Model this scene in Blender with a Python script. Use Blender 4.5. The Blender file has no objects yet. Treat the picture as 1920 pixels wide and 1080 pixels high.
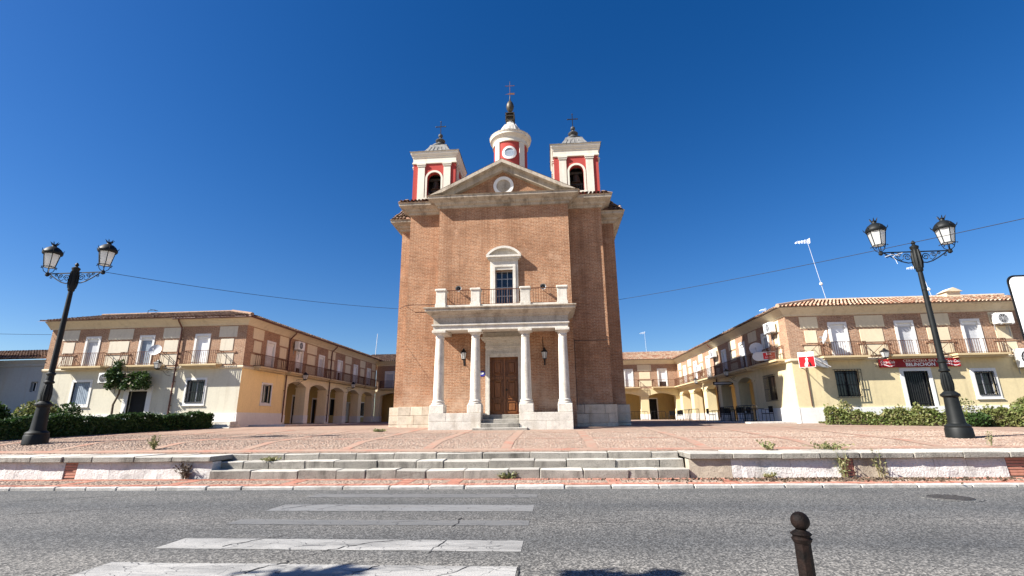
import bpy, bmesh, math, random
import numpy as np
from mathutils import Matrix, Vector
random.seed(7); rng = np.random.default_rng(7)
SC = bpy.context.scene
COL = SC.collection
rad = math.radians

# ------------------------------------------------------------------ camera
pit, yaw, roll = rad(15.25), rad(4.45), rad(-0.665)
fw = Vector((-math.sin(yaw)*math.cos(pit), math.cos(yaw)*math.cos(pit), math.sin(pit)))
rr = Vector((math.cos(yaw), math.sin(yaw), 0)); uu = rr.cross(fw)
r2 = math.cos(roll)*rr + math.sin(roll)*uu
u2 = -math.sin(roll)*rr + math.cos(roll)*uu
cd = bpy.data.cameras.new('camera'); cam = bpy.data.objects.new('camera', cd); COL.objects.link(cam)
cam.matrix_world = Matrix(((r2.x, u2.x, -fw.x, 0), (r2.y, u2.y, -fw.y, 0), (r2.z, u2.z, -fw.z, 1.5), (0, 0, 0, 1)))
cd.sensor_width = 36; cd.lens = 906/1920*36; cd.clip_start = .05; cd.clip_end = 3000
SC.camera = cam

# ------------------------------------------------------------------ light
SUN = Vector((2.4, 1.0, -2.1)).normalized()          # direction the light travels
elev = math.asin(-SUN.z); azim = math.atan2(-SUN.x, -SUN.y)
w = bpy.data.worlds.new('World'); SC.world = w; w.use_nodes = True
nt = w.node_tree; nt.nodes.clear()
sky = nt.nodes.new('ShaderNodeTexSky'); sky.sky_type = 'NISHITA'; sky.sun_disc = False
sky.sun_elevation = elev; sky.sun_rotation = azim
sky.altitude = 500; sky.air_density = 1.0; sky.dust_density = 0.55; sky.ozone_density = 3.0
hs = nt.nodes.new('ShaderNodeHueSaturation'); hs.inputs['Hue'].default_value = 0.51; hs.inputs['Saturation'].default_value = 1.37; hs.inputs['Value'].default_value = 1.0
bg = nt.nodes.new('ShaderNodeBackground'); bg.inputs['Strength'].default_value = 0.052
out = nt.nodes.new('ShaderNodeOutputWorld')
nt.links.new(sky.outputs[0], hs.inputs['Color']); nt.links.new(hs.outputs[0], bg.inputs[0]); nt.links.new(bg.outputs[0], out.inputs[0])
sl = bpy.data.lights.new('sun', 'SUN'); sl.energy = 5.0; sl.angle = rad(.5); sl.color = (1, .955, .88)
so = bpy.data.objects.new('sun', sl); COL.objects.link(so)
so.rotation_euler = SUN.to_track_quat('-Z', 'Y').to_euler(); so.location = (-30, -10, 40)
SC.view_settings.view_transform = 'Standard'; SC.view_settings.look = 'None'
SC.view_settings.exposure = 1.38; SC.view_settings.gamma = 1.0; SC.view_settings.use_curve_mapping = False

SC.cycles.max_bounces = 12; SC.cycles.diffuse_bounces = 8
# ------------------------------------------------------------------ materials
def newmat(name):
    m = bpy.data.materials.new(name); m.use_nodes = True
    return m, m.node_tree, m.node_tree.nodes['Principled BSDF']
def nd(nt, t, **kw):
    n = nt.nodes.new(t)
    for k, v in kw.items():
        if k in n.inputs.keys(): n.inputs[k].default_value = v
        else: setattr(n, k, v)
    return n
def c4(c): return (c[0], c[1], c[2], 1)
def ramp(nt, fac, stops):
    r = nt.nodes.new('ShaderNodeValToRGB'); e = r.color_ramp.elements
    while len(e) < len(stops): e.new(.5)
    for i, (p, c) in enumerate(stops):
        e[i].position = p; e[i].color = c4(c) if not isinstance(c, (int, float)) else (c, c, c, 1)
    nt.links.new(fac, r.inputs[0]); return r.outputs[0]
def mix(nt, fac, a, b, mode='MIX'):
    m = nt.nodes.new('ShaderNodeMix'); m.data_type = 'RGBA'; m.blend_type = mode
    for s, v in ((0, fac), (6, a), (7, b)):
        if hasattr(v, 'links'): nt.links.new(v, m.inputs[s])
        else: m.inputs[s].default_value = v if s == 0 else c4(v)
    return m.outputs[2]
def pos(nt, scale=(1, 1, 1)):
    g = nt.nodes.new('ShaderNodeNewGeometry')
    if scale == (1, 1, 1): return g.outputs['Position']
    v = nt.nodes.new('ShaderNodeVectorMath'); v.operation = 'MULTIPLY'; v.inputs[1].default_value = scale
    nt.links.new(g.outputs['Position'], v.inputs[0]); return v.outputs[0]
def noise(nt, vec, scale, detail=4, rough=.55):
    n = nt.nodes.new('ShaderNodeTexNoise'); n.inputs['Scale'].default_value = scale
    n.inputs['Detail'].default_value = detail; n.inputs['Roughness'].default_value = rough
    nt.links.new(vec, n.inputs['Vector']); return n.outputs[0]
def bump(nt, b, h, strength, dist=.02):
    bn = nt.nodes.new('ShaderNodeBump'); bn.inputs['Strength'].default_value = strength; bn.inputs['Distance'].default_value = dist
    nt.links.new(h, bn.inputs['Height']); nt.links.new(bn.outputs[0], b.inputs['Normal'])
def island(nt):
    return nt.nodes.new('ShaderNodeNewGeometry').outputs['Random Per Island']
def orand(nt):
    return nt.nodes.new('ShaderNodeObjectInfo').outputs['Random']

def m_plain(name, col, rough=.6, metal=0, var=.15, scale=6, spec=.3, bmp=0):
    m, nt, b = newmat(name); b.inputs['Roughness'].default_value = rough; b.inputs['Metallic'].default_value = metal
    b.inputs['Specular IOR Level'].default_value = spec
    n = noise(nt, pos(nt), scale, 5)
    lo = tuple(x*(1-var) for x in col); hi = tuple(min(1, x*(1+var)) for x in col)
    nt.links.new(ramp(nt, n, [(.3, lo), (.7, hi)]), b.inputs['Base Color'])
    if bmp: bump(nt, b, noise(nt, pos(nt), scale*4, 4), bmp)
    return m
def m_plaster(name, col, stain=(.3, .24, .16), amt=.35, streak=.25):
    m, nt, b = newmat(name); b.inputs['Roughness'].default_value = .9; b.inputs['Specular IOR Level'].default_value = .15
    p = pos(nt)
    big = noise(nt, p, .55, 6, .6); fine = noise(nt, p, 9, 5, .6)
    st = noise(nt, pos(nt, (2.2, 2.2, .18)), 1.5, 5, .6)
    c = ramp(nt, big, [(.3, tuple(x*.86 for x in col)), (.62, col)])
    c = mix(nt, .35, c, ramp(nt, fine, [(.3, tuple(x*.8 for x in col)), (.7, tuple(min(1, x*1.08) for x in col))]))
    f = ramp(nt, st, [(.52, 0.0), (.78, streak)])
    c = mix(nt, f, c, stain)
    spots = ramp(nt, noise(nt, p, 1.8, 8, .7), [(.62, 0.0), (.75, amt)])
    c = mix(nt, spots, c, tuple(x*.62 for x in col))
    nt.links.new(c, b.inputs['Base Color']); bump(nt, b, fine, .25, .012)
    return m
def m_brick(name, ca, cb, mort, bw=.27, rh=.068, ms=.012, rough=.92, big=.35, bstr=.7, streaks=0):
    m, nt, b = newmat(name); b.inputs['Roughness'].default_value = rough; b.inputs['Specular IOR Level'].default_value = .12
    g = nt.nodes.new('ShaderNodeNewGeometry')
    sp = nt.nodes.new('ShaderNodeSeparateXYZ'); nt.links.new(g.outputs['Position'], sp.inputs[0])
    sn = nt.nodes.new('ShaderNodeSeparateXYZ'); nt.links.new(g.outputs['True Normal'], sn.inputs[0])
    ab = nd(nt, 'ShaderNodeMath', operation='ABSOLUTE'); nt.links.new(sn.outputs[0], ab.inputs[0])
    gt = nd(nt, 'ShaderNodeMath', operation='GREATER_THAN'); gt.inputs[1].default_value = .6; nt.links.new(ab.outputs[0], gt.inputs[0])
    mx = nt.nodes.new('ShaderNodeMix'); nt.links.new(gt.outputs[0], mx.inputs[0]); nt.links.new(sp.outputs[0], mx.inputs[2]); nt.links.new(sp.outputs[1], mx.inputs[3])
    cv = nt.nodes.new('ShaderNodeCombineXYZ'); nt.links.new(mx.outputs[0], cv.inputs[0]); nt.links.new(sp.outputs[2], cv.inputs[1])
    # wobble so the courses are not ruler straight
    wob = nt.nodes.new('ShaderNodeVectorMath'); wob.operation = 'MULTIPLY_ADD'; wob.inputs[1].default_value = (.05, .028, 0)
    nn = nt.nodes.new('ShaderNodeTexNoise'); nn.inputs['Scale'].default_value = 3.2; nn.inputs['Detail'].default_value = 3
    nt.links.new(g.outputs['Position'], nn.inputs['Vector'])
    nt.links.new(nn.outputs['Color'], wob.inputs[0]); nt.links.new(cv.outputs[0], wob.inputs[2])
    br = nt.nodes.new('ShaderNodeTexBrick'); br.inputs['Scale'].default_value = 1
    br.inputs['Brick Width'].default_value = bw; br.inputs['Row Height'].default_value = rh
    br.inputs['Mortar Size'].default_value = ms; br.inputs['Mortar Smooth'].default_value = .4; br.inputs['Bias'].default_value = -.1
    br.inputs['Color1'].default_value = c4(ca); br.inputs['Color2'].default_value = c4(cb); br.inputs['Mortar'].default_value = c4(mort)
    nt.links.new(wob.outputs[0], br.inputs['Vector'])
    p = g.outputs['Position']
    n1 = noise(nt, p, .45, 7, .65); n2 = noise(nt, p, 3.0, 6, .7); n3 = noise(nt, p, 16, 3, .6)
    c = mix(nt, ramp(nt, n1, [(.35, big), (.6, 0.0)]), br.outputs[0], tuple(x*.55 for x in cb))
    c = mix(nt, ramp(nt, n2, [(.5, 0.0), (.72, .5)]), c, tuple(min(1, x*1.35) for x in ca))
    c = mix(nt, ramp(nt, n3, [(.35, .45), (.55, 0.0)]), c, tuple(x*.45 for x in cb))
    if streaks:
        sv = noise(nt, pos(nt, (1.6, 1.6, .12)), 1.1, 6, .65)
        c = mix(nt, ramp(nt, sv, [(.5, 0.0), (.7, streaks)]), c, tuple(x*.5 for x in cb))
        pv = noise(nt, p, 1.1, 8, .75)
        c = mix(nt, ramp(nt, pv, [(.55, 0.0), (.68, .55)]), c, (.54, .36, .245))
        sp2 = noise(nt, p, 7, 5, .75)
        c = mix(nt, ramp(nt, sp2, [(.3, .6), (.44, 0.0)]), c, (.2, .1, .065))
        zr_ = nd(nt, 'ShaderNodeMapRange'); zr_.inputs[1].default_value = 2.2; zr_.inputs[2].default_value = 4.2; zr_.inputs[3].default_value = .55; zr_.inputs[4].default_value = 0
        nt.links.new(sp.outputs[2], zr_.inputs[0])
        dm = nd(nt, 'ShaderNodeMath', operation='MULTIPLY'); nt.links.new(zr_.outputs[0], dm.inputs[0]); nt.links.new(ramp(nt, pv, [(.4, 0.0), (.6, 1.0)]), dm.inputs[1])
        c = mix(nt, dm.outputs[0], c, (.55, .4, .29))
    nt.links.new(c, b.inputs['Base Color'])
    inv = nd(nt, 'ShaderNodeMath', operation='SUBTRACT'); inv.inputs[0].default_value = 1; nt.links.new(br.outputs['Fac'], inv.inputs[1])
    ad = nd(nt, 'ShaderNodeMath', operation='MULTIPLY_ADD'); ad.inputs[1].default_value = .9
    nt.links.new(n3, ad.inputs[0]); nt.links.new(inv.outputs[0], ad.inputs[2])
    bump(nt, b, ad.outputs[0], bstr, .02)
    return m
def m_stone(name, col, dark, amt=.6, rough=.88, objvar=.18, scale=3.0, bstr=.45, top=None):
    m, nt, b = newmat(name); b.inputs['Roughness'].default_value = rough; b.inputs['Specular IOR Level'].default_value = .2
    p = pos(nt)
    n = noise(nt, p, scale, 8, .68); f = noise(nt, p, scale*9, 5, .65); st = noise(nt, pos(nt, (1, 1, .22)), 2.2, 6, .65)
    c = ramp(nt, n, [(.28, tuple(x*.72 for x in col)), (.5, col), (.75, tuple(min(1, x*1.1) for x in col))])
    c = mix(nt, ramp(nt, st, [(.5, 0.0), (.72, amt)]), c, dark)
    c = mix(nt, ramp(nt, f, [(.3, .55), (.48, 0.0)]), c, tuple(x*.6 for x in dark))
    if top:   # sunlit tops painted into the colour: upward faces paler than upright ones
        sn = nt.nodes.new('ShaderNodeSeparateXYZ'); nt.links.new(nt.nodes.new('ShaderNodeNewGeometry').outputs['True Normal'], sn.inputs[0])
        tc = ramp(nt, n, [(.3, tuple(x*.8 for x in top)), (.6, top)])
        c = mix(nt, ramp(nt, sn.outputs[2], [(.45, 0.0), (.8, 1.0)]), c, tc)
    o = ramp(nt, orand(nt), [(0, tuple([1-objvar]*3)), (1, (1, 1, 1))])
    c = mix(nt, 1.0, c, o, 'MULTIPLY')
    nt.links.new(c, b.inputs['Base Color']); 
    ad = nd(nt, 'ShaderNodeMath', operation='ADD'); nt.links.new(n, ad.inputs[0]); nt.links.new(f, ad.inputs[1])
    bump(nt, b, ad.outputs[0], bstr, .03)
    return m
def m_island(name, stops, rough=.85, nscale=8, bstr=.3, dark=.6):
    m, nt, b = newmat(name); b.inputs['Roughness'].default_value = rough; b.inputs['Specular IOR Level'].default_value = .2
    c = ramp(nt, island(nt), stops)
    n = noise(nt, pos(nt), nscale, 5, .65)
    c = mix(nt, 1.0, c, ramp(nt, n, [(.3, (dark, dark, dark)), (.6, (1, 1, 1))]), 'MULTIPLY')
    nt.links.new(c, b.inputs['Base Color'])
    if bstr: bump(nt, b, noise(nt, pos(nt), nscale*4, 3), bstr, .01)
    return m
def m_leaf(name, stops, trans=.35, rough=.5):
    m, nt, b = newmat(name); b.inputs['Roughness'].default_value = rough; b.inputs['Specular IOR Level'].default_value = .35
    c = ramp(nt, island(nt), stops)
    c = mix(nt, ramp(nt, noise(nt, pos(nt), 2.2, 4), [(.35, .0), (.7, .5)]), c, stops[-1][1])
    nt.links.new(c, b.inputs['Base Color'])
    t = nt.nodes.new('ShaderNodeBsdfTranslucent'); nt.links.new(c, t.inputs[0])
    ms = nt.nodes.new('ShaderNodeMixShader'); ms.inputs[0].default_value = trans
    o = nt.nodes['Material Output']; nt.links.new(b.outputs[0], ms.inputs[1]); nt.links.new(t.outputs[0], ms.inputs[2]); nt.links.new(ms.outputs[0], o.inputs[0])
    return m
def m_asphalt():
    m, nt, b = newmat('asphalt'); b.inputs['Roughness'].default_value = .85; b.inputs['Specular IOR Level'].default_value = .25
    p = pos(nt)
    grain = nt.nodes.new('ShaderNodeTexVoronoi'); grain.inputs['Scale'].default_value = 50; nt.links.new(p, grain.inputs['Vector'])
    gr = ramp(nt, grain.outputs['Color'], [(.15, (.025, .025, .026)), (.5, (.085, .084, .081)), (.88, (.26, .252, .24))])
    lane = nt.nodes.new('ShaderNodeSeparateXYZ'); nt.links.new(p, lane.inputs[0])
    wv = nd(nt, 'ShaderNodeMath', operation='MULTIPLY_ADD'); wv.inputs[1].default_value = .8; nt.links.new(noise(nt, pos(nt, (.12, .5, 1)), 1.2, 5, .6), wv.inputs[0]); nt.links.new(lane.outputs[1], wv.inputs[2])
    mr = nd(nt, 'ShaderNodeMapRange'); mr.inputs[1].default_value = 4.4; mr.inputs[2].default_value = 12.6; nt.links.new(wv.outputs[0], mr.inputs[0])
    lanes = ramp(nt, mr.outputs[0], [(0, (1.2, 1.18, 1.14)), (.2, (1.3, 1.27, 1.22)), (.34, (.6, .63, .67)), (.5, (1.02, 1.01, 1.0)), (.66, (.6, .64, .69)), (.8, (.98, .98, .97)), (.9, (.8, .82, .84)), (1, (1.35, 1.28, 1.18))])
    c = mix(nt, 1.0, gr, lanes, 'MULTIPLY')
    patch = noise(nt, p, .5, 6, .6)
    c = mix(nt, 1.0, c, ramp(nt, patch, [(.3, (.78, .79, .8)), (.7, (1.22, 1.2, 1.17))]), 'MULTIPLY')
    c = mix(nt, ramp(nt, noise(nt, pos(nt, (.25, 1.6, 1)), 1.1, 7, .7), [(.6, 0.0), (.78, .5)]), c, (.27, .25, .22))
    oil = noise(nt, pos(nt, (.7, .9, 1)), .9, 7, .7)
    c = mix(nt, ramp(nt, oil, [(.62, 0.0), (.74, .55)]), c, (.05, .05, .052))
    fg = noise(nt, p, 110, 2)
    c = mix(nt, .25, c, ramp(nt, fg, [(.3, (.05, .05, .05)), (.7, (.15, .147, .14))]))
    nt.links.new(c, b.inputs['Base Color']); bump(nt, b, grain.outputs['Distance'], .35, .012)
    return m
def m_paint(name='worn_road_paint', near=(.36, .35, .33), far_=(.17, .172, .174)):
    m, nt, b = newmat(name); b.inputs['Roughness'].default_value = .8
    p = pos(nt)
    v = nt.nodes.new('ShaderNodeTexVoronoi'); v.feature = 'DISTANCE_TO_EDGE'; v.inputs['Scale'].default_value = 3.2
    wv = nt.nodes.new('ShaderNodeVectorMath'); wv.operation = 'MULTIPLY_ADD'; wv.inputs[1].default_value = (.35, .35, 0)
    nn = nt.nodes.new('ShaderNodeTexNoise'); nn.inputs['Scale'].default_value = 4; nt.links.new(p, nn.inputs['Vector'])
    nt.links.new(nn.outputs['Color'], wv.inputs[0]); nt.links.new(pos(nt, (.8, 1.6, 1)), wv.inputs[2]); nt.links.new(wv.outputs[0], v.inputs['Vector'])
    cr = ramp(nt, v.outputs['Distance'], [(.004, 1.0), (.018, 0.0)])
    far = nt.nodes.new('ShaderNodeSeparateXYZ'); nt.links.new(p, far.inputs[0])
    wear = noise(nt, pos(nt, (.3, 1.3, 1)), 2.5, 7, .7)
    mr = nd(nt, 'ShaderNodeMapRange'); mr.inputs[1].default_value = 6.3; mr.inputs[2].default_value = 7.6; nt.links.new(far.outputs[1], mr.inputs[0])
    base = mix(nt, mr.outputs[0], near, far_)
    c = mix(nt, ramp(nt, wear, [(.42, 0.0), (.66, .85)]), base, (.14, .138, .134))
    c = mix(nt, ramp(nt, noise(nt, p, 60, 3), [(.35, .45), (.55, 0.0)]), c, (.14, .14, .14))
    c = mix(nt, cr, c, (.05, .05, .052))
    nt.links.new(c, b.inputs['Base Color']); bump(nt, b, noise(nt, p, 60, 3), .4, .01)
    return m
def m_cobblefield():
    m, nt, b = newmat('cobble_field'); b.inputs['Roughness'].default_value = .9; b.inputs['Specular IOR Level'].default_value = .15
    p = pos(nt)
    v = nt.nodes.new('ShaderNodeTexVoronoi'); v.inputs['Scale'].default_value = 8; nt.links.new(p, v.inputs['Vector'])
    c = ramp(nt, v.outputs['Color'], [(.15, (.24, .17, .13)), (.5, (.29, .215, .165)), (.9, (.35, .275, .215))])
    e = ramp(nt, v.outputs['Distance'], [(.35, 0.0), (.7, .7)])
    c = mix(nt, e, c, (.24, .17, .13))
    c = mix(nt, ramp(nt, noise(nt, p, .35, 6, .6), [(.4, 0.0), (.7, .45)]), c, (.33, .19, .14))
    nt.links.new(c, b.inputs['Base Color']); bump(nt, b, v.outputs['Distance'], .6, .03)
    return m
def m_wood():
    m, nt, b = newmat('varnished_oak'); b.inputs['Roughness'].default_value = .42; b.inputs['Specular IOR Level'].default_value = .4
    n = noise(nt, pos(nt, (14, 14, 1.1)), 2.2, 7, .65)
    c = ramp(nt, n, [(.25, (.06, .02, .006)), (.5, (.19, .07, .02)), (.8, (.33, .145, .048))])
    nt.links.new(c, b.inputs['Base Color']); bump(nt, b, n, .2, .01); return m

M = {}
M['brick'] = m_brick('church_brick', (.47, .238, .13), (.31, .142, .075), (.52, .36, .24), bw=.3, rh=.08, ms=.018, big=.5, bstr=1.0, streaks=.45)
M['brick_house'] = m_brick('house_brick', (.43, .25, .155), (.31, .165, .1), (.5, .38, .28), bw=.28, rh=.07, ms=.014)
M['brick_pave'] = m_brick('paving_brick', (.4, .2, .145), (.34, .155, .11), (.33, .22, .165), bw=.26, rh=.13, big=.2, bstr=.35)
def dusty(mat, col, lo=.32, hi=.56, amt=.9):
    nt = mat.node_tree; b = nt.nodes['Principled BSDF']; src = b.inputs['Base Color'].links[0].from_socket
    nt.links.new(mix(nt, ramp(nt, noise(nt, pos(nt), 1.3, 7, .7), [(lo, 0.0), (hi, amt)]), src, col), b.inputs['Base Color'])
dusty(M['brick_pave'], (.32, .235, .18))
M['lime'] = m_stone('white_limestone', (.64, .6, .53), (.36, .3, .22), amt=.6, objvar=.12)
M['lime_dirty'] = m_stone('stained_limestone', (.46, .4, .32), (.17, .135, .1), amt=.85, objvar=.2, scale=2.2)
M['plinth_stone'] = m_stone('plinth_limestone', (.66, .58, .46), (.45, .33, .2), amt=.45, objvar=.22)
M['step'] = m_stone('weathered_sunlit_step_stone', (.33, .305, .265), (.09, .082, .07), amt=.95, objvar=.3, scale=4.0, bstr=.8, top=(.56, .53, .47))
M['whitewash'] = m_stone('whitewashed_stone', (.62, .6, .57), (.42, .39, .345), amt=.45, objvar=.12, scale=2.5, bstr=.8)
M['slab_bare'] = m_stone('bare_tan_slab', (.42, .36, .28), (.22, .18, .14), amt=.6, objvar=.1)
M['kerb'] = m_stone('white_kerb', (.54, .51, .47), (.24, .215, .185), amt=.8, objvar=.25, scale=6)
M['cream'] = m_plaster('cream_plaster', (.62, .58, .465), amt=.5, streak=.4)
M['yellow'] = m_plaster('bounce_lit_plaster', (.9, .7, .36), amt=.25)  # warm bounced light on the left house's inner side, put into the colour
M['shaded_ochre'] = m_plaster('shaded_ochre_plaster', (.52, .38, .16), amt=.3)  # arcade shade put into the back wall colour, deeper than the fronts
M['arcade_cream'] = m_plaster('arcade_cream', (.84, .73, .5), amt=.3)
M['butter'] = m_plaster('butter_plaster', (.66, .555, .335), amt=.5, streak=.4)
M['panel'] = m_plaster('panel_plaster', (.7, .6, .42), stain=(.35, .27, .18), amt=.45, streak=.4)
M['panel_grey'] = m_plaster('grey_panel_plaster', (.62, .56, .45), stain=(.33, .28, .21), amt=.5, streak=.5)
M['corn'] = m_plaster('cornice_plaster', (.62, .535, .39), stain=(.3, .24, .16), amt=.5, streak=.45)
M['white'] = m_plaster('white_plaster', (.74, .73, .7), stain=(.5, .45, .38), amt=.25, streak=.15)
M['annex'] = m_plaster('shaded_annex_whitewash', (.34, .37, .4), amt=.4, streak=.4)  # white wall with its bluish tree shade put into the colour
M['red'] = m_plaster('red_stucco', (.4, .065, .055), stain=(.2, .05, .045), amt=.5, streak=.6)
M['trim'] = m_plaster('cream_trim', (.66, .62, .53), stain=(.42, .34, .24), amt=.45, streak=.5)
M['tile'] = m_island('clay_tile', [(0, (.3, .13, .08)), (.3, (.42, .24, .155)), (.6, (.5, .35, .245)), (.85, (.56, .45, .34)), (1, (.26, .18, .13))])
M['tile_dark'] = m_island('weathered_tile', [(0, (.13, .085, .06)), (.4, (.22, .14, .1)), (.75, (.3, .2, .14)), (1, (.38, .27, .19))])
M['roofbase'] = m_plain('roof_bed', (.2, .11, .075), .95, var=.4)
M['asphalt'] = m_asphalt(); M['paint'] = m_paint(); M['paint_ghost'] = m_paint('ghost_road_paint', (.1, .1, .1), (.1, .101, .102)); M['cobble_field'] = m_cobblefield()
M['cobble'] = m_island('river_cobble', [(0, (.24, .16, .12)), (.25, (.3, .22, .165)), (.55, (.33, .25, .195)), (.8, (.37, .3, .245)), (1, (.29, .19, .145))], nscale=1.2, dark=.72)
M['pavebrick_i'] = m_island('paver_brick', [(0, (.34, .135, .09)), (.5, (.42, .185, .13)), (1, (.46, .25, .185))], nscale=10, dark=.75)
M['tar'] = m_plain('crack_tar', (.022, .022, .024), .9)
M['earth'] = m_plain('dry_earth', (.36, .27, .18), .95, var=.3, scale=2, bmp=.5)
M['soil'] = m_plain('dark_soil', (.13, .1, .06), .95, var=.4, scale=3, bmp=.6)
M['iron'] = m_plain('black_iron', (.018, .018, .02), .5, .3, var=.3)
M['rust'] = m_plain('rusty_iron', (.13, .06, .035), .75, .2, var=.5, scale=14)
M['bollard'] = m_plain('rusty_black_paint', (.007, .0035, .0025), .7, 0, var=.9, scale=22, spec=.15, bmp=.25)
M['lamp'] = m_plain('dark_green_lamp_paint', (.007, .0085, .0085), .55, 0, var=.3, spec=.25)
M['lead'] = m_plain('grey_lead', (.2, .195, .185), .6, .1, var=.35, scale=4)
M['lead_dark'] = m_plain('blackened_lead', (.06, .06, .06), .6, .1, var=.4)
M['bronze'] = m_plain('dark_bronze', (.07, .06, .045), .5, .5, var=.4)
M['wood'] = m_wood()
M['blind'] = m_plain('white_blind', (.78, .79, .8), .5, var=.05)
M['greyblind'] = m_plain('grey_blind', (.5, .51, .53), .5, var=.06)
M['blueblind'] = m_plain('grey_blue_shutter', (.25, .3, .36), .6, var=.15)
M['dark'] = m_plain('dark_interior', (.012, .012, .013), .8)
M['plastic'] = m_plain('white_plastic', (.75, .75, .72), .5, var=.06)
M['grey'] = m_plain('grey_metal', (.36, .37, .38), .5, .4, var=.12)
M['aluminium'] = m_plain('pale_aluminium', (.75, .75, .74), .4, .3, var=.06)
M['pipe'] = m_plain('brown_downpipe', (.12, .05, .035), .55, var=.3)
M['slab'] = m_plaster('balcony_slab', (.56, .44, .26), stain=(.25, .18, .1), amt=.5, streak=.4)
M['signred'] = m_plain('sign_red', (.55, .012, .016), .4, var=.08)
M['maroon'] = m_plain('shaded_banner_maroon', (.26, .008, .012), .5, var=.15)  # board colour darkened to carry the balcony's shadow
M['shaded_sign_red'] = m_plain('shaded_banner_red', (.33, .012, .018), .5, var=.15)  # sign red darkened to carry the balcony's shadow
M['signwhite'] = m_plain('sign_white', (.82, .82, .82), .4, var=.03)
M['signblue'] = m_plain('sign_blue', (.04, .04, .3), .4, var=.1)
M['signblack'] = m_plain('sign_black', (.008, .008, .009), .7, spec=.15)
M['cable'] = m_plain('black_cable', (.02, .02, .022), .6)
M['bark'] = m_plain('bark', (.11, .08, .055), .9, var=.4, bmp=.5)
M['manhole'] = m_plain('manhole_iron', (.09, .085, .08), .5, .6, var=.4, scale=30, bmp=.5)
M['concrete'] = m_stone('pale_concrete', (.6, .57, .52), (.35, .31, .26), amt=.4)
M['hedge'] = m_leaf('hedge_leaf', [(0, (.012, .03, .008)), (.5, (.025, .06, .014)), (1, (.05, .1, .022))], .25)
M['hedge_dry'] = m_leaf('dry_hedge_leaf', [(0, (.06, .09, .02)), (.45, (.11, .16, .035)), (.8, (.18, .22, .06)), (1, (.26, .22, .1))], .3)  # yellow-green to dry tan foliage
M['vine'] = m_leaf('vine_leaf', [(0, (.012, .03, .007)), (.5, (.025, .055, .012)), (1, (.06, .11, .025))], .25)
M['weed'] = m_leaf('weed_leaf', [(0, (.12, .16, .05)), (.5, (.2, .22, .09)), (1, (.36, .3, .16))], .3)
M['tree'] = m_leaf('tree_leaf', [(0, (.03, .06, .015)), (.5, (.055, .1, .025)), (1, (.09, .14, .04))], .3)
def m_glass(name, col, rough):
    m, nt, b = newmat(name); b.inputs['Base Color'].default_value = c4(col); b.inputs['Roughness'].default_value = rough; b.inputs['Specular IOR Level'].default_value = .6
    return m
M['glass'] = m_glass('dark_window_glass', (.012, .016, .022), .08)
M['milk'] = m_glass('milky_lamp_glass', (.75, .76, .74), .35)
_mt = M['milk']; _b = _mt.node_tree.nodes['Principled BSDF']; _b.inputs['Subsurface Weight'].default_value = 0.0
_tr = _mt.node_tree.nodes.new('ShaderNodeBsdfTranslucent'); _tr.inputs[0].default_value = (.85, .86, .85, 1)
_ms = _mt.node_tree.nodes.new('ShaderNodeMixShader'); _ms.inputs[0].default_value = .5
_mt.node_tree.links.new(_b.outputs[0], _ms.inputs[1]); _mt.node_tree.links.new(_tr.outputs[0], _ms.inputs[2])
_mt.node_tree.links.new(_ms.outputs[0], _mt.node_tree.nodes['Material Output'].inputs[0])

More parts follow.
